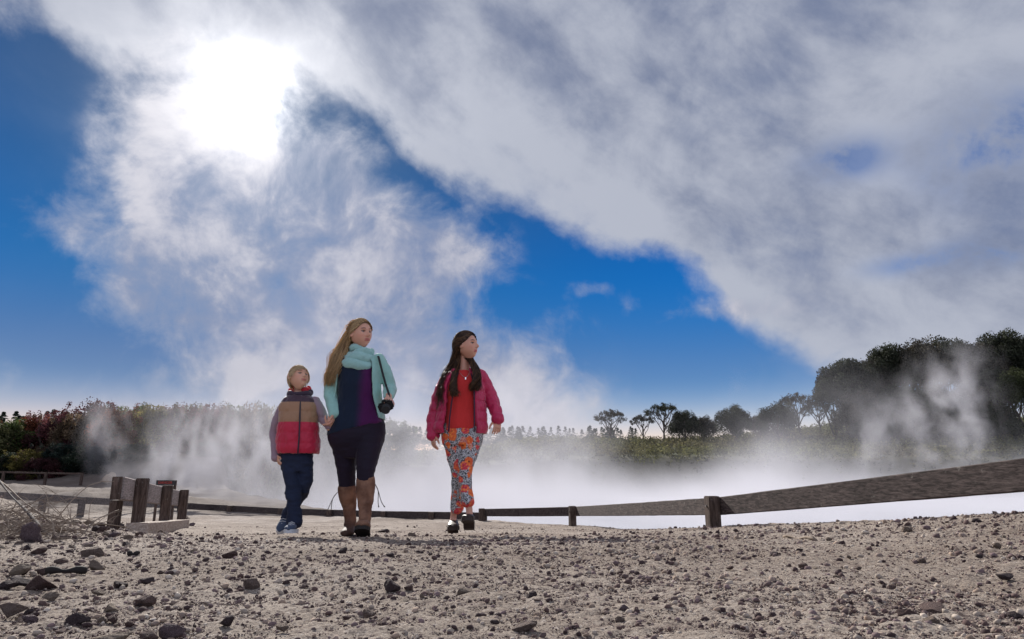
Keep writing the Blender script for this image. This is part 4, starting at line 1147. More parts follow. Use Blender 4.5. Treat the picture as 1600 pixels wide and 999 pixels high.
        k = (f * sst(g(np.abs(a), .27, .15) * g(c, .075, .05), .25, .6) * .95)[:, None]; C = C * (1 - k) + np.array(brow) * .5 * k  # dark eye line, widened to paint socket shade into the skin
        k = (f * g(np.abs(a), .4, .16) * g(c, -.22, .16) * .25)[:, None]; C = C * (1 - k) + C * np.array([1.25, .85, .85]) * k
        k = (f * g(a, 0, .13) * sst(g(c, -.508, .014), .3, .8) * .6)[:, None]; C = C * (1 - k) + np.array([.05, .015, .015]) * k
        return C
    def eyes(s, parent, iris, look=0):
        for sg in (-1, 1):
            bm = bmesh.new(); bmesh.ops.create_uvsphere(bm, u_segments=20, v_segments=16, radius=.125); v = np.array([tuple(q.co) for q in bm.verts]); F = [[q.index for q in p.verts] for p in bm.faces]; bm.free()
            d = v / .125; ax = nrm(np.array([look, 1, 0])); t = d @ ax
            col = np.where(t[:, None] > .985, np.array([[.01, .01, .01]]), np.where(t[:, None] > .80, np.array([iris]), np.array([[.36, .32, .30]])))
            v = v * np.array([.88, 1, .40]) + np.array([sg * .27, .532, .045])
            mk('eye', s.W(v), F, M_eye, parent, True, cols=col)

def hand(wrist, d, side, nor, L=.17, curl=25, thumb=1, spread=6, seed=0):
    """d: towards the fingertips, side: towards the thumb, nor: out of the back of the hand"""
    d = nrm(np.array(d, float)); side = np.array(side, float); side = nrm(side - d * side.dot(d)); nor_ = np.cross(d, side)
    if nor_.dot(np.array(nor, float)) < 0: nor_ = -nor_
    w = np.array(wrist, float); k = L / .18; out = []
    palm_e = w + d * .085 * k
    out.append(limb([w - d * .03 * k, w + d * .0 * k, w + d * .03 * k, w + d * .06 * k, palm_e], [(.020 * k, .016 * k), (.024 * k, .016 * k), (.036 * k, .016 * k), (.040 * k, .015 * k), (.038 * k, .012 * k)], n=14, up=nor_))
    for i, (o, ln) in enumerate(((.030, .072), (.0105, .082), (-.0095, .076), (-.0285, .060))):
        b = w + d * .078 * k + side * o * k; dd_ = nrm(d + side * math.tan(R(spread)) * (1.2 - i) * .6); pts = [b]; ang = curl * (.55 + .12 * i)
        for j, sl_ in enumerate((.44, .31, .25)):
            a = R(ang); dd_ = nrm(dd_ * math.cos(a) - nor_ * math.sin(a)); pts.append(pts[-1] + dd_ * ln * sl_ * k); ang = curl * (1.0 + .1 * i)
        out.append(limb(pts, [.0092 * k, .0088 * k, .0080 * k, .0066 * k], n=10, up=nor_))
    b = w + d * .022 * k + side * .026 * k; dt_ = nrm(d * .75 + side * .62 - nor_ * .30)
    p1 = b + dt_ * .038 * k; d2 = nrm(dt_ + d * .45 - nor_ * .15); p2 = p1 + d2 * .030 * k; d3 = nrm(d2 + d * .35 - side * .15); p3 = p2 + d3 * .024 * k
    out.append(limb([b - dt_ * .01, p1, p2, p3], [.014 * k, .0115 * k, .0098 * k, .0075 * k], n=10, up=nor_))
    return out
def foot(ankle, yaw, pitch, L, w, h, heel_h=0, toe=1.0, off=0):
    """foot solid pointing to -y turned by yaw; ankle above the heel; pitch lifts the toes. returns upper, sole, matrix"""
    M = Matrix.Translation(Vector(ankle)) @ Matrix.Rotation(R(yaw), 4, 'Z') @ Matrix.Rotation(R(-pitch), 4, 'X')
    T = lambda V: np.array([tuple(M @ Vector(v)) for v in V])
    y0 = L * .26; st = []
    for s_, wd, ht in ((0, .62, .85), (.08, .80, 1.0), (.25, .82, 1.05), (.42, .84, .86), (.58, .96, .66), (.74, 1.0, .55), (.88, .86, .46), (.97, .55, .36), (1.0, .30, .25)):
        y = y0 - s_ * L; zt = -h + ht * h * 1.0; st.append((y, wd * w / 2, ht * h / 2, -h + ht * h / 2 + heel_h * max(0, 1 - s_ * 2.0) * .0))
    pts = [(0, y, z) for (y, a, b, z) in st]; rad = [(a, b) for (y, a, b, z) in st]
    V, F = limb(pts, rad, n=20, up=(0, 0, 1)); V = np.asarray(V); V[:, 2] = np.maximum(V[:, 2], -h + .002)
    # sole: outline plate
    pr = [(y, a * 1.06) for (y, a, b, z) in st]; n = len(pr); SV = []; SF = []
    ring = [(a, y) for (y, a) in pr] + [(-a, y) for (y, a) in pr[::-1]]
    hgt = lambda y: heel_h * sst(np.array(y), -.05 * L, .02 * L) if heel_h else 0
    m_ = len(ring)
    for zz in (0, 1):
        for (x, y) in ring:
            zb = -h - .012 * 1.6 - float(hgt(y)); SV.append((x, y, (-h + .008) if zz else zb))
    for j in range(m_): SF.append([j, (j + 1) % m_, m_ + (j + 1) % m_, m_ + j])
    for j in range(n - 1): SF.append([j + 1, j, m_ - 1 - j, m_ - 2 - j]); SF.append([m_ + j, m_ + j + 1, 2 * m_ - 2 - j, 2 * m_ - 1 - j])
    return (T(V), F), (T(SV), SF)
def strands(name, paths, r0, mat_, parent, extra=None, n=5, cols=None):
    Vs = []; Fs = []; k = 0; cc = []
    for i, (p, rs) in enumerate(paths):
        P = np.array(p); m = len(P); t = np.linspace(0, 1, m)
        rad = r0 * rs * (1 - .75 * t ** 2.2); V, F = tubevf([Vector(q) for q in P], list(rad), n)
        Vs.append(np.array(V)); Fs += [[a + k for a in f] for f in F]; k += len(V)
        if cols is not None: cc.append(np.tile(cols(i, rs), (len(V), 1)))
    if extra is not None:
        V, F = extra; Vs.append(np.asarray(V)); Fs += [[a + k for a in f] for f in F]
        if cols is not None: cc.append(np.tile(cols(-1, 1), (len(V), 1)))
    return mk(name, np.vstack(Vs), Fs, mat_, parent, True, cols=np.vstack(cc) if cc else None)
def spline(P, n=18):
    P = np.array([list(p) for p in P], float); m = len(P); out = []
    for q in np.linspace(0, m - 1, n):
        i = min(int(q), m - 2); u = q - i; A = lambda j: P[min(max(j, 0), m - 1)] if 0 <= j < m else (2 * P[0] - P[1] if j < 0 else 2 * P[-1] - P[-2])
        out.append(.5 * ((2 * A(i)) + (-A(i - 1) + A(i + 1)) * u + (2 * A(i - 1) - 5 * A(i) + 4 * A(i + 1) - A(i + 2)) * u ** 2 + (-A(i - 1) + 3 * A(i) - 3 * A(i + 1) + A(i + 2)) * u ** 3))
    return np.array(out)

# materials for people
M_eye = mat('eye', rough=.15, spec=.6, build=attrcol)
def skinb(P): return attrcol()
M_skin = mat('skin', rough=.5, spec=.35, build=skinb, sub=.25, bump=lambda P: (noise(P, 260, 3, .6), .15, .001))
def hairmat(name): return mat(name, rough=.42, spec=.5, build=lambda P: cscale(attrcol(), .7 + noise(scaled(P, 1, 1, .15), 160, 3, .6) * .6), trans=.5)
M_hair = hairmat('hair')
def cloth(name, c, rough=.85, weave=420, sheen=.3, var=.25, bstr=.35, fold_=0):
    def b(P): return cscale(cmix(noise(P, 9, 4, .6), tuple(q * (1 - var) for q in c), tuple(min(1, q * (1 + var)) for q in c)), .82 + noise(P, weave, 2, .5) * .36)
    def bp(P): return (noise(P, weave, 3, .6) * .4 + noise(P, 14, 5, .6) * .9, bstr, .008)
    return mat(name, rough=rough, spec=.25, build=b, bump=bp, sheen=sheen)

def person(name, px, row, Y, label, cat='person'):
    p = at(px, row, Y); b = Vector((p.x, Y, gz(p.x, Y))); root = empty('person', b); tag(root, label, cat)
    def J(px_, py_, dy=0.0): q = at(px_, py_, Y + dy) - b; return np.array([q.x, q.y, q.z])
    return root, J
def S(px_w): return px_w * 5.4 / FPX      # a photo width at the walkers' distance, in metres

# ------------------------------------------------------------------ the woman
def build_woman():
    root, J = person('person', 560, 830, 5.4, 'woman with long blond hair in a mint cardigan, scarf, dark leggings and tall brown boots')
    H = Head(J(563.5, 522.5, -.02), .123, 50, 4, -3)
    SK = (.56, .30, .215)
    sL, sR = J(524, 568), J(593, 561)               # shoulders as seen: L = left in the picture
    eL, wL = J(517, 616, -.02), J(521, 646, -.10)
    eR, wR = J(610, 606, .02), J(607.5, 620, -.20)
    nk = J(558, 556, .01)
    hand_piece = hand(wL, (J(517, 664, -.12) - wL), (.3, -.9, 0), (1, 0, 0), .165, 55)
    hand_R = hand(wR, (J(613, 632, -.26) - wR), (-.5, -.6, .3), (.5, -.5, .4), .165, 50)
    hL, hR = J(538, 690, 0), J(578, 688, 0)
    kL, kR = J(541, 740, .04), J(572, 735, -.10)
    aL, aR = J(547.5, 812, .08), J(570, 808, -.18)
    body = H.pieces() + [limb([J(562, 535, .02), J(558, 552, .02), J(558, 572, .02)], [.052, .050, .075])]
    body += [torso([(J(557, 700), .14, .09), (J(557, 665), .17, .11), (J(558, 625), .125, .09), (J(559, 590), .145, .10), (J(558, 568), .15, .08), (J(558, 560), .06, .05)])]
    for s_, e_, w_, hh in ((sL, eL, wL, hand_piece), (sR, eR, wR, hand_R)): body += [limb([s_ - np.array([0, 0, .03]), (s_ + e_) / 2, e_, (e_ + w_) / 2, w_], [.026, .030, .030, .030, .023])] + hh
    for h_, k_, a_ in ((hL, kL, aL), (hR, kR, aR)): body += [limb([h_, k_, (k_ * .6 + a_ * .4), a_], [.075, .045, .038, .026])]
    fuse('body', body, .0038, M_skin, root, 2, cols=lambda v: H.skincol(v, SK, (.34, .06, .06), (.055, .03, .02)))
    H.eyes(root, (.07, .09, .10), .1)
    # leggings
    lg = [torso([(J(557, 716), S(26), .085), (J(557, 704), S(36), .115), (J(557, 685), S(43.5), .145), (J(557.5, 664), S(43.5), .14), (J(558, 645), S(34), .12)])]
    lg.append(limb([J(537, 680, .01), J(538.5, 700, .02), J(540, 720, .03), J(541.5, 740, .045), J(543, 770, .07)], [(S(22), .12), (S(18.5), .110), (S(15.8), .092), (S(13.8), .076), (S(12), .064)]))
    lg.append(limb([J(578, 680, -.01), J(576, 700, -.05), J(573, 720, -.09), J(571.5, 738, -.12), J(571, 757, -.13)], [(S(22.5), .12), (S(19.5), .110), (S(16.2), .092), (S(13.8), .078), (S(12), .064)]))
    def legc(P): return cmix(noise(P, 4, 3, .5), (.006, .005, .011), (.018, .009, .024))
    M_leg = mat('leggings', rough=.7, spec=.2, build=legc, sheen=.08, bump=lambda P: (noise(P, 18, 5, .6), .3, .008))
    fuse('leggings', lg, .0055, M_leg, root, 4, disp=folds(.007, 14, 3, (.6, .6, 1.8)))
    # shirt, hem slanting
    sh = torso([(J(556, 671), S(43.5), .150), (J(557, 660), S(42), .150), (J(557.5, 645), S(36), .130), (J(558.5, 625), S(29.5), .118), (J(559, 600), S(30), .128), (J(559, 582), S(29), .122), (J(558, 565), S(27), .10), (J(558, 557), S(14), .07)])
    V = np.asarray(sh[0]); mlow = sst(-V[:, 2], -J(557, 655)[2], -J(557, 672)[2]); V[:, 2] += mlow * (V[:, 0] - J(557, 660)[0]) * .24
    def shc(P):
        x, y, z = sep(P)
        return cmix(sm(x + noise(P, 6, 3, .5) * .05, -.03, .06), (.006, .013, .032), (.060, .006, .062))  # lens-flare tint painted into the cloth, navy running to plum
    fuse('shirt', [(V, sh[1])], .0055, mat('shirt', rough=.8, spec=.2, build=shc, sheen=.3, bump=lambda P: (noise(P, 16, 5, .6) + noise(P, 400, 2, .5) * .3, .3, .008)), root, 3, disp=folds(.011, 12, 5, (1.4, 1, .6)))
    # cardigan: open shell and sleeves
    op = R(42)
    cg = [torso([(J(557, 655), S(43), .165, R(62), R(68)), (J(558, 640), S(40), .155, R(58), R(64)), (J(558.5, 620), S(36.5), .148, R(52), R(58)), (J(559, 595), S(36), .15, R(48), R(50)), (J(559, 577), S(36), .135, R(45), R(46)), (J(558, 563), S(33), .105, R(44), R(44)), (J(558, 556), S(18), .075, R(40), R(40))], n=46, thick=.012),
          limb([sL + np.array([.01, 0, .0]), sL * .5 + eL * .5 + np.array([-.008, 0, 0]), eL, wL * .6 + eL * .4, J(522, 648, -.10)], [(.062, .062), (.060, .062), (.055, .058), (.050, .052), (.046, .046)], fold=.04, seed=1),
          limb([sR - np.array([.012, 0, -.004]), sR * .5 + eR * .5 + np.array([.004, .01, 0]), eR + np.array([.0, .01, -.012]), (wR + eR) / 2, wR + np.array([0, .03, 0])], [(.058, .062), (.054, .058), (.054, .056), (.048, .046), (.040, .038)], fold=.05, seed=2)]
    M_car = cloth('cardigan_knit', (.27, .48, .44), .9, 300, .4, .12, .5)
    fuse('cardigan', cg, .006, M_car, root, 3, disp=folds(.015, 11, 8, (1.6, 1, .5)))
    # scarf: two thick ribbed loops
    M_sc = cloth('scarf_knit', (.29, .49, .47), .95, 260, .5, .1, .6)
    pc = []
    for (cpx, cpy, rx, ry, rt, tilt, ph, yy) in ((561, 553, .088, .080, .033, .10, 0, .01), (561.5, 559, .102, .092, .037, .32, 1.5, 0), (560.5, 566, .106, .098, .040, .46, 2.6, -.01), (565, 549, .080, .07, .028, -.1, 3, .02)):
        c = J(cpx, cpy, yy); n, m_ = 120, 20; V = []; F = []
        for i in range(n):
            a = 6.2832 * i / n; ct = c + np.array([rx * math.sin(a), -ry * math.cos(a), -tilt * ry * (math.cos(a) + .4) * .7 + .012 * math.sin(a + ph) + .008 * math.sin(a * 3 + ph)])
            rad = rt * (1 + .14 * math.sin(a * 2 + ph)); out_ = np.array([math.sin(a), -math.cos(a), 0])
            for k in range(m_):
                b = 6.2832 * k / m_
                V.append(ct + (out_ * math.cos(b) * rad * .9 + np.array([0, 0, 1]) * math.sin(b) * rad))
        for i in range(n):
            for k in range(m_): F.append([i * m_ + k, i * m_ + (k + 1) % m_, ((i + 1) % n) * m_ + (k + 1) % m_, ((i + 1) % n) * m_ + k])
        pc.append((np.array(V), F))
    fuse('scarf', pc, .0036, M_sc, root, 1, disp=lambda v: .0016 * np.sin(v[:, 2] * 620 + v[:, 0] * 160 + 2 * fbm(v[:, 0] * 9, v[:, 1] * 9, v[:, 2] * 9, o=2, s=9)) + .006 * fbm(v[:, 0] * 22, v[:, 1] * 22, v[:, 2] * 34, o=3, s=3))
    # boots
    def bootc(P):
        x, y, z = sep(P); c = cmix(sm(noise(P, 7, 5, .6), .35, .65), (.105, .048, .030), (.24, .125, .080))
        return cmix(sm(z + noise(P, 12, 4, .6) * .08, .20, .07) * .85, c, (.035, .020, .016))
    M_boot = mat('boot_leather', rough=.7, spec=.25, build=bootc, bump=lambda P: (noise(scaled(P, 1, 1, 2.2), 22, 5, .6), .45, .008))
    M_bsole = mat('boot_sole', (.018, .014, .013), rough=.7)
    M_lace = mat('boot_lace', (.05, .035, .03), rough=.8)
    for top, mid, ank, yaw, pitch, cx in ((J(542, 764, .06), J(545, 786, .09), aL, 4, 3, -1), (J(571.5, 751, -.12), J(571, 782, -.14), aR, 6, 20, 1)):
        up, so_ = foot(ank + np.array([0, .01, -.012]), yaw, pitch, .262, .108, .112, heel_h=.018)
        top = top + np.array([0, 0, .004])
        pc = [limb([top, top * .5 + mid * .5, mid, ank + (mid - ank) * .35, ank, ank + np.array([0, -.01, -.04])], [(S(14.2), .074), (S(13.8), .076), (S(11.8), .064), (S(9.4), .050), (S(8.9), .050), (S(9), .054)], fold=.02, seed=4), up]
        bt = fuse('boot', pc, .0045, M_boot, root, 3, disp=lambda v, ank=ank: folds(.006, 16, 9, (.5, .5, 2.6))(v) * np.exp(-((v[:, 2] - ank[2] - .05) / .10) ** 2) + folds(.002, 10, 2)(v))
        mk('sole', so_[0], so_[1], M_bsole, bt)
        for q in range(2):
            b = top + np.array([cx * S(14), .0, -.03]); pts = [b, b + np.array([cx * .03, -.02, -.05]), b + np.array([cx * (.035 + .025 * q), -.03, -.13]), b + np.array([cx * (.04 + .045 * q), -.02, -.17])]
            V, F = tubevf([Vector(p_) for p_ in spline(pts, 10)], [.0028] * 9 + [.006], 6); mk('lace', V, F, M_lace, bt, True)
    # hair, blown to the left of the picture
    r = np.random.default_rng(21); paths = []
    cap = H.cap(.065, -.55, .60, .02, 2)
    for L0 in H.roots(1700, r, -.45, .60):
        a_ = L0[0]; far = a_ > .12
        tg = (lambda p: (.35 if p[1] > -.1 else -.9, -1.0, -.35)) if far else (lambda p: (-.35 if p[1] > .1 else .05, -1.0, -.50 - .5 * (p[1] < -.1)))
        fp = H.flow(L0, tg, 12, .13, (1.10, 1.16), -.5)
        back = np.argmax(fp[:, 1] < -.55) if (fp[:, 1] < -.55).any() else len(fp) - 1
        fp = fp[:max(2, back + 1)]
        W_ = H.W(fp); u = r.random(); w_ = r.random()
        u = np.clip(.5 + .5 * (1 - (fp[-1][2] + .6)) * .3 + .35 * r.normal(), 0, 1) if 0 else u
        m1 = J(531 - 10 * u + 11 * (1 - u), 551 + 2 * r.normal(), .08 - .14 * w_); m2 = J(521 - 7 * u + 10 * (1 - u), 575 + 3 * r.normal(), .06 - .17 * w_); e_ = J(511 - 4 * u + 11 * (1 - u), 585 + 20 * r.random(), .05 - .17 * w_)
        P = spline(list(W_) + [m1, m2, e_], 26); t = np.linspace(0, 1, 26); ph = r.random() * 6.28; q = sst(t, .3, .8)
        fa = 1 + 2.2 * (r.random() < .08); P[:, 0] += np.sin(t * 13 + ph * .35 + w_ * 5) * .010 * q * fa; P[:, 1] += np.cos(t * 8 + ph) * .007 * q * fa; P[:, 2] += np.sin(t * 5 + ph) * .004 * q * fa
        paths.append((P, r.uniform(.6, 1.25)))
    base = np.array([.68, .49, .26]); dk = np.array([.28, .175, .09])
    strands('hair', paths, .0022, M_hair, root, cap, cols=lambda i, s_: dk if i < 0 else (base if (i * 7919) % 10 < 6 else dk * 1.5) * (.75 + .5 * ((i * 31) % 17) / 17))
    # camera in her hand, strap over the shoulder (things of their own)
    cpos = at(603, 635, 5.4 - .27); cr = empty('camera_body', cpos); tag(cr, 'black camera hanging by its strap from the woman\'s hand', 'camera')
    M_blk = mat('black_plastic', (.012, .012, .014), rough=.45); M_blk2 = mat('black_rubber', (.02, .02, .022), rough=.75)
    V, F = boxvf(0, 0, 0, .115, .05, .075, .012); rot = Matrix.Rotation(R(-22), 4, 'Y') @ Matrix.Rotation(R(25), 4, 'X')
    mk('housing', [tuple(rot @ Vector(v)) for v in V], F, M_blk, cr)
    V, F = tubevf([rot @ Vector((.0, -.02, -.005)), rot @ Vector((.0, -.055, -.005)), rot @ Vector((.0, -.058, -.005)), rot @ Vector((0, -.085, -.005))], [.034, .034, .031, .031], 24); mk('lens', V, F, M_blk2, cr, False)
    V, F = boxvf(-.0, 0, .043, .035, .04, .022, .006); mk('viewfinder', [tuple(rot @ Vector(v)) for v in V], F, M_blk, cr)
    w0 = np.array(root.location)
    sp = spline([J(588, 553, .06), J(590, 554.5, -.0), J(592, 560, -.09), J(597, 580, -.135), J(603, 602, -.165), J(608, 618, -.22), J(606, 627, -.26)], 40) + w0 - np.array(cpos)
    V = []; F = []
    for i, p_ in enumerate(sp):
        for (a, b) in ((-.009, -.0015), (.009, -.0015), (.009, .0015), (-.009, .0015)): V.append(p_ + np.array([a, b, 0]))
    for i in range(39):
        for k in range(4): F.append([i * 4 + k, i * 4 + (k + 1) % 4, (i + 1) * 4 + (k + 1) % 4, (i + 1) * 4 + k])
    mk('strap', V, F, M_blk2, cr)
    return J(517, 660, -.12) + w0

# ------------------------------------------------------------------ the boy
def build_boy():
    root, J = person('person', 462, 830, 5.4, 'blond boy in a striped puffer vest and jeans looking up at the woman')
    H = Head(J(466.5, 591, -.02), .106, 50, 22, 6, fem=1, child=1); SK = (.58, .32, .225)
    sL, sR = J(443, 634), J(494, 630)
    eL, wL = J(429, 676, .03), J(432, 712, -.02)
    eR, wR = J(506, 655, .0), J(514, 667, -.10)
    hnL = hand(wL, J(438, 728, -.04) - wL, (.5, -.8, 0), (-1, -.2, 0), .135, 28); hnR = hand(wR, J(519, 651, -.13) - wR, (-.6, -.4, .6), (0, -1, .1), .135, 55)
    body = H.pieces() + [limb([J(466, 606, .02), J(467, 618, .02), J(467, 630, .02)], [.042, .042, .06])]
    body += [torso([(J(464, 725), .10, .07), (J(465, 700), .115, .08), (J(466, 660), .11, .08), (J(467, 636), .115, .07), (J(467, 626), .05, .045)])]
    for s_, e_, w_, hh in ((sL, eL, wL, hnL), (sR, eR, wR, hnR)): body += [limb([s_, (s_ + e_) / 2, e_, (e_ + w_) / 2, w_], [.033, .031, .028, .025, .018])] + hh
    hL, hR = J(452, 716), J(477, 716); kL, kR = J(458, 764, -.06), J(476, 757, .0); aL, aR = J(459, 812, -.10), J(447, 800, .20)
    for h_, k_, a_ in ((hL, kL, aL), (hR, kR, aR)): body += [limb([h_, k_, a_], [.05, .036, .026])]
    fuse('body', body, .0036, M_skin, root, 2, cols=lambda v: H.skincol(v, SK, (.36, .09, .08), (.10, .06, .03)))
    H.eyes(root, (.08, .10, .11), .1)
    # jeans
    def jn(P): return cmix(noise(P, 7, 4, .6), (.008, .012, .028), (.022, .030, .062))
    M_j = mat('denim', rough=.85, spec=.2, build=jn, bump=lambda P: (noise(P, 15, 5, .6) + noise(P, 500, 2, .5) * .2, .5, .01))
    jp = [torso([(J(464, 736), S(23), .085), (J(464, 724), S(24), .098), (J(464.5, 712), S(24), .10), (J(465, 695), S(23), .095)])]
    jp += [limb([J(453, 716), J(455, 738, -.03), kL, J(459.5, 790, -.09), J(460, 817, -.10)], [(S(12.5), .08), (S(12), .07), (S(11.5), .058), (S(10.5), .056), (S(11.5), .062)], fold=.04, seed=3),
           limb([J(476, 716), J(477, 736), kR, J(464, 780, .12), J(449, 806, .21)], [(S(12), .08), (S(12), .07), (S(11.5), .060), (S(10.5), .055), (S(10), .055)], fold=.05, seed=6)]
    fuse('jeans', jp, .0046, M_j, root, 2, disp=folds(.012, 16, 2, (.7, .7, 1.9)))
    # long sleeves
    M_sl = cloth('sleeve_jersey', (.27, .19, .23), .9, 380, .3, .1)
    sh = [limb([sL + np.array([.02, 0, .01]), (sL + eL) / 2 + np.array([-.004, 0, 0]), eL, (eL + wL) / 2, J(431, 716, -.02)], [(.050, .052), (.044, .048), (.040, .042), (.037, .038), (.036, .036)], fold=.06, seed=1),
          limb([sR - np.array([.02, 0, -.01]), (sR + eR) / 2 + np.array([.006, 0, 0]), eR + np.array([.002, .0, -.006]), wR * .6 + eR * .4, wR + np.array([-.002, .01, .0])], [(.050, .052), (.042, .046), (.040, .042), (.033, .034), (.030, .030)], fold=.06, seed=2),
          torso([(J(465, 690), .12, .085), (J(466, 655), .12, .085), (J(467, 634), .125, .075), (J(467, 622), .05, .052)])]
    fuse('shirt', sh, .0045, M_sl, root, 3, disp=folds(.005, 16, 4, (1, 1, 1)))
    V, F = limb([J(468, 622, -.035), J(469, 630, -.05)], [(.045, .03), (.05, .035)]); fuse('tee_collar', [(V, F)], .004, cloth('white_tee', (.55, .56, .60), .9), root, 2)
    # quilted vest, three colours in bands
    zT, zM, zB = J(466, 630)[2], J(466, 661)[2], J(466, 708)[2]
    vs_ = torso([(J(466, 709), S(30.5), .135), (J(466, 700), S(32.5), .150), (J(466, 680), S(32), .150), (J(467, 655), S(30.5), .142), (J(467.5, 636), S(31), .128), (J(468, 626), S(27), .105), (J(468, 619), S(18), .08)], n=60, sub=90, quilt=(.082, .05, zM))
    hood = []
    for (c, rx, ry, rt, tl) in ((J(468, 617, .02), .085, .075, .026, -.25), (J(468, 612, .055), .070, .055, .028, -.5)):
        n, m_ = 44, 12; V = []; F = []
        for i in range(n):
            a = 6.2832 * i / n; o_ = np.array([math.sin(a), -math.cos(a), 0])
            ct = c + np.array([rx * math.sin(a), -ry * math.cos(a), tl * ry * math.cos(a) * -.6 + (.02 if math.cos(a) < 0 else -.012 * math.cos(a) ** 3)]); f_ = 1 - .45 * max(0, math.cos(a)) ** 6
            for k in range(m_): b = 6.2832 * k / m_; V.append(ct + (o_ * math.cos(b) * .8 + np.array([0, 0, 1]) * math.sin(b)) * rt * f_)
        for i in range(n):
            for k in range(m_): F.append([i * m_ + k, i * m_ + (k + 1) % m_, ((i + 1) % n) * m_ + (k + 1) % m_, ((i + 1) % n) * m_ + k])
        hood.append((np.array(V), F))
    def vc(P):
        x, y, z = sep(P); w_ = noise(P, 8, 3, .5) * .3 + .85
        c = cmix(sm(z, zT - .003, zT + .003), (.30, .165, .095), (.050, .024, .040))
        return cscale(cmix(sm(z, zM - .003, zM + .003), (.42, .012, .045), c), w_)
    M_vest = mat('vest_shell', rough=.55, spec=.35, build=vc, sheen=.3, bump=lambda P: (noise(P, 26, 5, .6), .6, .008))
    ve = fuse('puffer_vest', [vs_], .0042, M_vest, root, 1, disp=folds(.009, 20, 6, (1.6, 1, .9)))
    M_hood = cloth('hood_cloth', (.045, .03, .05), .7, 300, .3); hd = fuse('hood', [hood[0]], .004, M_hood, ve, 2, disp=folds(.006, 20, 3))
    fuse('hood_lining', [hood[1]], .004, cloth('hood_lining', (.55, .03, .05), .8), ve, 2, disp=folds(.008, 22, 5))
    zp = spline([J(469.5, 626, -.10), J(469, 636, -.128), J(468.5, 655, -.146), J(467.5, 680, -.154), J(466, 700, -.154), J(465.5, 709, -.138)], 30)
    V, F = tubevf([Vector(p_) for p_ in zp], .0055, 6); mk('zip', V, F, mat('zip', (.02, .02, .035), rough=.5), ve)
    # sneakers
    M_sh = cloth('sneaker_canvas', (.05, .07, .12), .8, 200, .1); M_wh = mat('sneaker_rubber', (.50, .52, .56), rough=.6)
    for ank, yaw, pitch in ((aL + np.array([0, .0, .0]), 6, 4), (aR, -4, -30)):
        up, so_ = foot(ank + np.array([0, .0, -.008]), yaw, pitch, .215, .085, .070)
        sn = fuse('sneaker', [up], .004, M_sh, root, 2); mk('sole', so_[0], so_[1], M_wh, sn)
        Mx = Matrix.Translation(Vector(ank)) @ Matrix.Rotation(R(yaw), 4, 'Z') @ Matrix.Rotation(R(-pitch), 4, 'X')
        for k in range(4):
            yy = -.045 - .018 * k; zz = -.012 - .010 * k
            V, F = tubevf([Mx @ Vector((-.024, yy, zz - .006)), Mx @ Vector((0, yy - .004, zz + .004)), Mx @ Vector((.024, yy, zz - .006))], .0032, 6); mk('lace', V, F, M_wh, sn, True)
    # short hair
    r = np.random.default_rng(5); paths = []
    for L0 in H.roots(2000, r, -.42, .56):
        tg = (lambda p: (-.45, .85, -.1)) if (L0[2] > .45 and L0[1] > -.35) else (lambda p: (.0, .12 if p[1] > -.3 else -.1, -1.0))
        fp = H.flow(L0, tg, r.integers(4, 7), .07, (1.02, 1.10 + .04 * r.random()))
        paths.append((spline(H.W(fp), 8), r.uniform(.6, 1.3)))
    b0 = np.array([.72, .56, .36]); strands('hair', paths, .0021, M_hair, root, H.cap(.05, -.45, .58, .03, 4), cols=lambda i, s_: b0 * .7 if i < 0 else b0 * (.8 + .6 * ((i * 37) % 13) / 13))

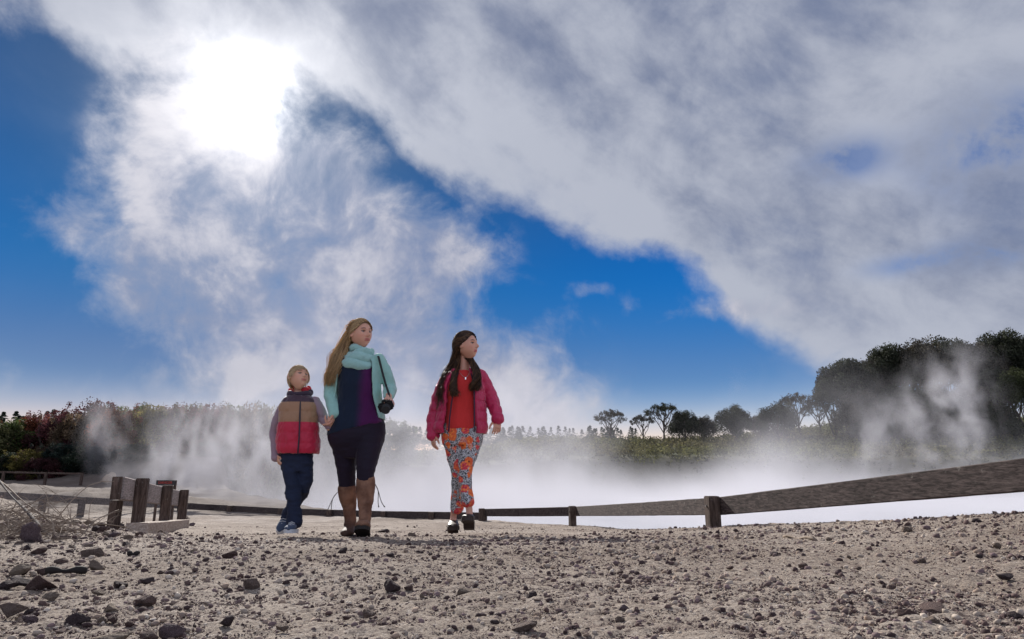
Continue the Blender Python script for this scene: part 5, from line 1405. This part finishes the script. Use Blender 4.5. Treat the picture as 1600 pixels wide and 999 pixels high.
# ------------------------------------------------------------------ the girl
def build_girl():
    root, J = person('person', 722, 830, 5.4, 'girl with long wavy dark hair, open magenta puffer jacket and floral trousers')
    H = Head(J(729.5, 540.5, -.02), .115, 62, 6, -2); SK = (.54, .28, .20)
    sL, sR = J(700, 588), J(748, 583)
    eL, wL = J(682, 636, .03), J(677, 678, -.02); eR, wR = J(767, 620, .05), J(777, 654, -.04)
    hnL = hand(wL, J(677, 701, -.03) - wL, (.5, -.8, 0), (-1, -.3, 0), .155, 24); hnR = hand(wR, J(777, 676, -.06) - wR, (-.9, -.4, 0), (.3, -1, 0), .155, 30)
    body = H.pieces() + [limb([J(727, 553, .02), J(726, 570, .02), J(725, 586, .02)], [.047, .045, .066])]
    body += [torso([(J(722, 690), .13, .09), (J(722, 670), .14, .095), (J(722, 640), .11, .085), (J(723, 605), .13, .09), (J(724, 587), .14, .07), (J(725, 580), .05, .05)])]
    for s_, e_, w_, hh in ((sL, eL, wL, hnL), (sR, eR, wR, hnR)): body += [limb([s_, (s_ + e_) / 2, e_, (e_ + w_) / 2, w_], [.038, .036, .032, .028, .019])] + hh
    hL, hR = J(708, 690), J(737, 690); kL, kR = J(716, 736, .0), J(726.5, 735, -.08); aL, aR = J(708.5, 808, .08), J(733.5, 800, -.16)
    for h_, k_, a_ in ((hL, kL, aL), (hR, kR, aR)): body += [limb([h_, k_, (k_ + a_) / 2, a_ * .85 + k_ * .15, a_, a_ - np.array([0, .02, .03])], [.060, .040, .036, .027, .025, .027])]
    fuse('body', body, .0036, M_skin, root, 2, cols=lambda v: H.skincol(v, SK, (.38, .06, .07), (.02, .012, .01)))
    H.eyes(root, (.05, .035, .025), .1)
    # floral trousers
    def fl(P):
        nt = X.nt
        sp_ = noise(P, 130, 3, .55, .6); base = cmix(sm(sp_, .47, .53), (.010, .010, .014), (.50, .50, .52))
        def vor(scale, seed):
            n = nt.nodes.new('ShaderNodeTexVoronoi'); n.inputs['Scale'].default_value = scale; n.inputs['Randomness'].default_value = .85
            nt.links.new(cadd(P, cscale(noise(P, 28, 3, .6, 0, out=1), .030)), n.inputs['Vector']) if seed == 0 else nt.links.new(cadd(P, (seed, seed * .7, .1)), n.inputs['Vector']); return n
        v = vor(15, 0); d_ = X(v.outputs['Distance']); r_, g_, b_ = sep(v.outputs['Color'])
        petals = noise(P, 60, 4, .6, 1.0); fm = sm(d_ + (petals - .5) * .3, .56, .50) * sm(g_, .15, .22)
        
        hue = cmix(sm(r_, .35, .65), (.60, .10, .04), (.50, .035, .07)); hue = cmix(sm(petals, .5, .6), hue, (.85, .28, .06)); hue = cmix(sm(d_ + (petals - .5) * .1, .12, .08), hue, (.10, .03, .02))
        return cmix(fm, base, hue)
    M_fl = mat('floral_cotton', rough=.85, spec=.2, build=fl, bump=lambda P: (noise(P, 14, 5, .6), .3, .008))
    pn = [torso([(J(722, 696), S(30), .115), (J(722.5, 683), S(32.5), .125), (J(722.5, 670), S(32), .12), (J(722.5, 655), S(27), .105)])]
    pn += [limb([J(709, 686), J(711, 706, -.0), kL, J(715, 765, .03), J(714, 795, .06)], [(S(17), .105), (S(14.8), .090), (S(11.3), .066), (S(9.8), .058), (S(10.5), .058)], fold=.03, seed=2),
           limb([J(736, 686), J(733, 706, -.03), kR, J(728, 765, -.12), J(731, 785, -.16)], [(S(17), .105), (S(14.8), .090), (S(11.3), .066), (S(9.6), .056), (S(9.8), .056)], fold=.03, seed=5)]
    fuse('floral_trousers', pn, .0048, M_fl, root, 3, disp=folds(.005, 13, 7, (.7, .7, 1.5)))
    # red top
    tp = torso([(J(722, 671), S(29), .125), (J(722, 660), S(28.5), .125), (J(722, 640), S(25), .115), (J(722.5, 612), S(27), .125), (J(723.5, 594), S(28), .108), (J(724.5, 584), S(20), .075), (J(725, 580), S(13), .06)])
    fuse('red_top', [tp], .005, cloth('red_knit', (.50, .030, .030), .9, 260, .3, .1, .5), root, 3, disp=folds(.010, 14, 2, (1.5, 1, .5)))
    V, F = tubevf([Vector(p_) for p_ in spline([J(716, 574, -.05), J(719, 583, -.095), J(727.5, 590, -.112), J(734, 582, -.095), J(736, 573, -.05)], 20)], .0014, 5); mk('necklace', V, F, M_metal, root)
    V, F = boxvf(*J(727.5, 591.5, -.118), .009, .004, .018, .001); mk('pendant', V, F, mat('pendant', (.75, .75, .78), rough=.25, metal=1), root)
    # puffer jacket, open
    jk = [torso([(J(719.5, 678), S(42), .150, R(38), R(36)), (J(720, 668), S(43), .165, R(38), R(36)), (J(721, 650), S(40), .160, R(36), R(36)), (J(722, 625), S(37), .155, R(34), R(38)), (J(722.5, 604), S(36), .150, R(30), R(36)), (J(723.5, 589), S(31), .122, R(28), R(32)), (J(724.5, 577), S(18), .085, R(30), R(34))], n=60, sub=100, quilt=(.080, .07, 0), thick=.024),
          limb([J(700, 588), J(692, 604, .01), J(685, 626, .03), J(678.5, 652, .02), J(677, 682, -.02)], [(.052, .062), (.058, .066), (.060, .066), (.060, .062), (.054, .052)], quilt=(.080, .16), n=26),
          limb([J(748, 583), J(756, 596, .02), J(764, 614, .05), J(772, 635, .02), J(778, 656, -.05)], [(.050, .060), (.055, .064), (.058, .064), (.056, .060), (.050, .048)], quilt=(.080, .16), n=26)]
    def jc(P): return cscale(cmix(noise(P, 5, 3, .5), (.38, .012, .062), (.54, .022, .10)), .85 + noise(P, 60, 3, .5) * .3)
    M_jk = mat('puffer_shell', rough=.42, spec=.4, build=jc, sheen=.3, bump=lambda P: (noise(P, 30, 5, .6), .6, .008), trans=.12)
    jo = fuse('puffer_jacket', jk, .0048, M_jk, root, 1, disp=folds(.010, 22, 3, (1.3, 1, 1)))
    for pp in ([(701, 675), (703, 650), (707, 620), (711, 598), (716, 583)], [(741, 675), (741, 650), (741, 620), (740, 600), (736, 584)]):
        dyy = [-.150, -.158, -.150, -.140, -.10]; V, F = tubevf([Vector(p_) for p_ in spline([J(a, b, dyy[i]) for i, (a, b) in enumerate(pp)], 24)], .006, 6); mk('zip_edge', V, F, mat('jacket_zip', (.03, .012, .03), rough=.6), jo, True)
    # clogs
    M_cl = mat('clog_leather', rough=.5, spec=.35, build=lambda P: cmix(noise(P, 12, 3, .5), (.018, .010, .010), (.05, .03, .026))); M_cs = mat('clog_sole', (.035, .022, .018), rough=.6)
    for ank, yaw, pitch in ((aL, 5, 2), (aR, -2, 14)):
        up, so_ = foot(ank + np.array([0, .005, -.012]), yaw, pitch, .235, .092, .062, heel_h=.032)
        cl_ = fuse('clog', [up], .004, M_cl, root, 2); mk('sole', so_[0], so_[1], M_cs, cl_)
    # hair
    r = np.random.default_rng(8); paths = []
    def wave(P, amp, fr, ph):
        t = np.linspace(0, 1, len(P)); k = sst(t, .25, .6); P = P.copy(); P[:, 0] += np.sin(t * fr + ph) * amp * k; P[:, 1] += np.cos(t * fr + ph) * amp * k; return P
    RT = H.roots(1900, r, -.50, .62)
    for i in range(1900):
        clump = r.integers(0, 26); cr_ = np.random.default_rng(1000 + int(clump)); cu_, cw_, cph = cr_.random(3)
        right = clump >= 19; u = np.clip(cu_ + r.normal() * .08, 0, 1); w_ = np.clip(cw_ + r.normal() * .08, 0, 1)
        L0 = RT[i]; right = L0[0] > .10
        if right and clump < 19: clump = 19 + clump % 7
        if not right and clump >= 19: clump = clump - 8
        cr_ = np.random.default_rng(1000 + int(clump)); cu_, cw_, cph = cr_.random(3); u = np.clip(cu_ + r.normal() * .08, 0, 1); w_ = np.clip(cw_ + r.normal() * .08, 0, 1)
        sg = 1 if right else -1
        fp = H.flow(L0, lambda p: (sg * .5 if p[2] > .75 else 0, -1.6 if p[1] > -.15 else -.25, -.75), 12, .14, (1.09, 1.17), -.25); W_ = list(H.W(fp))
        if not right:
            m0 = J(716 - 11 * u, 566, .09 - .12 * w_); m1 = J(710 - 17 * u, 588 + 3 * r.normal(), .10 - .22 * w_); m2 = J(702 - 17 * u, 612 + 3 * r.normal(), .05 - .20 * w_); e_ = J(698 - 20 * u * (1 if r.random() < .8 else .4), 618 + 24 * r.random() * (.5 + .5 * u), .02 - .17 * w_)
            if w_ > .55 and u < .5: m1 = J(712 - 8 * u, 590, -.125); m2 = J(712 - 14 * u, 606, -.15); e_ = J(714 - 14 * u + 3 * r.normal(), 612 + 9 * r.random(), -.17)
        else:
            m0 = J(735 + 6 * u, 566, .0 - .06 * w_); m1 = J(741 + 8 * u, 580, -.07 - .06 * w_); m2 = J(741 + 9 * u, 594, -.12 - .04 * w_); e_ = J(737 + 13 * u + 2 * r.normal(), 601 + 11 * r.random(), -.15 - .02 * w_)
        P = wave(spline(W_ + [m0, m1, m2, e_], 36), .012 + .007 * cph, 21, cph * 6.28 + r.normal() * .35)
        paths.append((P, r.uniform(.7, 1.3)))
    b0 = np.array([.060, .030, .018]); b1 = np.array([.20, .105, .05])
    strands('hair', paths, .0023, M_hair, root, H.cap(.065, -.55, .62, .02, 7), cols=lambda i, s_: b0 * .6 if i < 0 else (b0 if (i * 7919) % 10 < 7 else b1) * (.7 + .6 * ((i * 31) % 17) / 17))

build_woman(); build_boy(); build_girl()
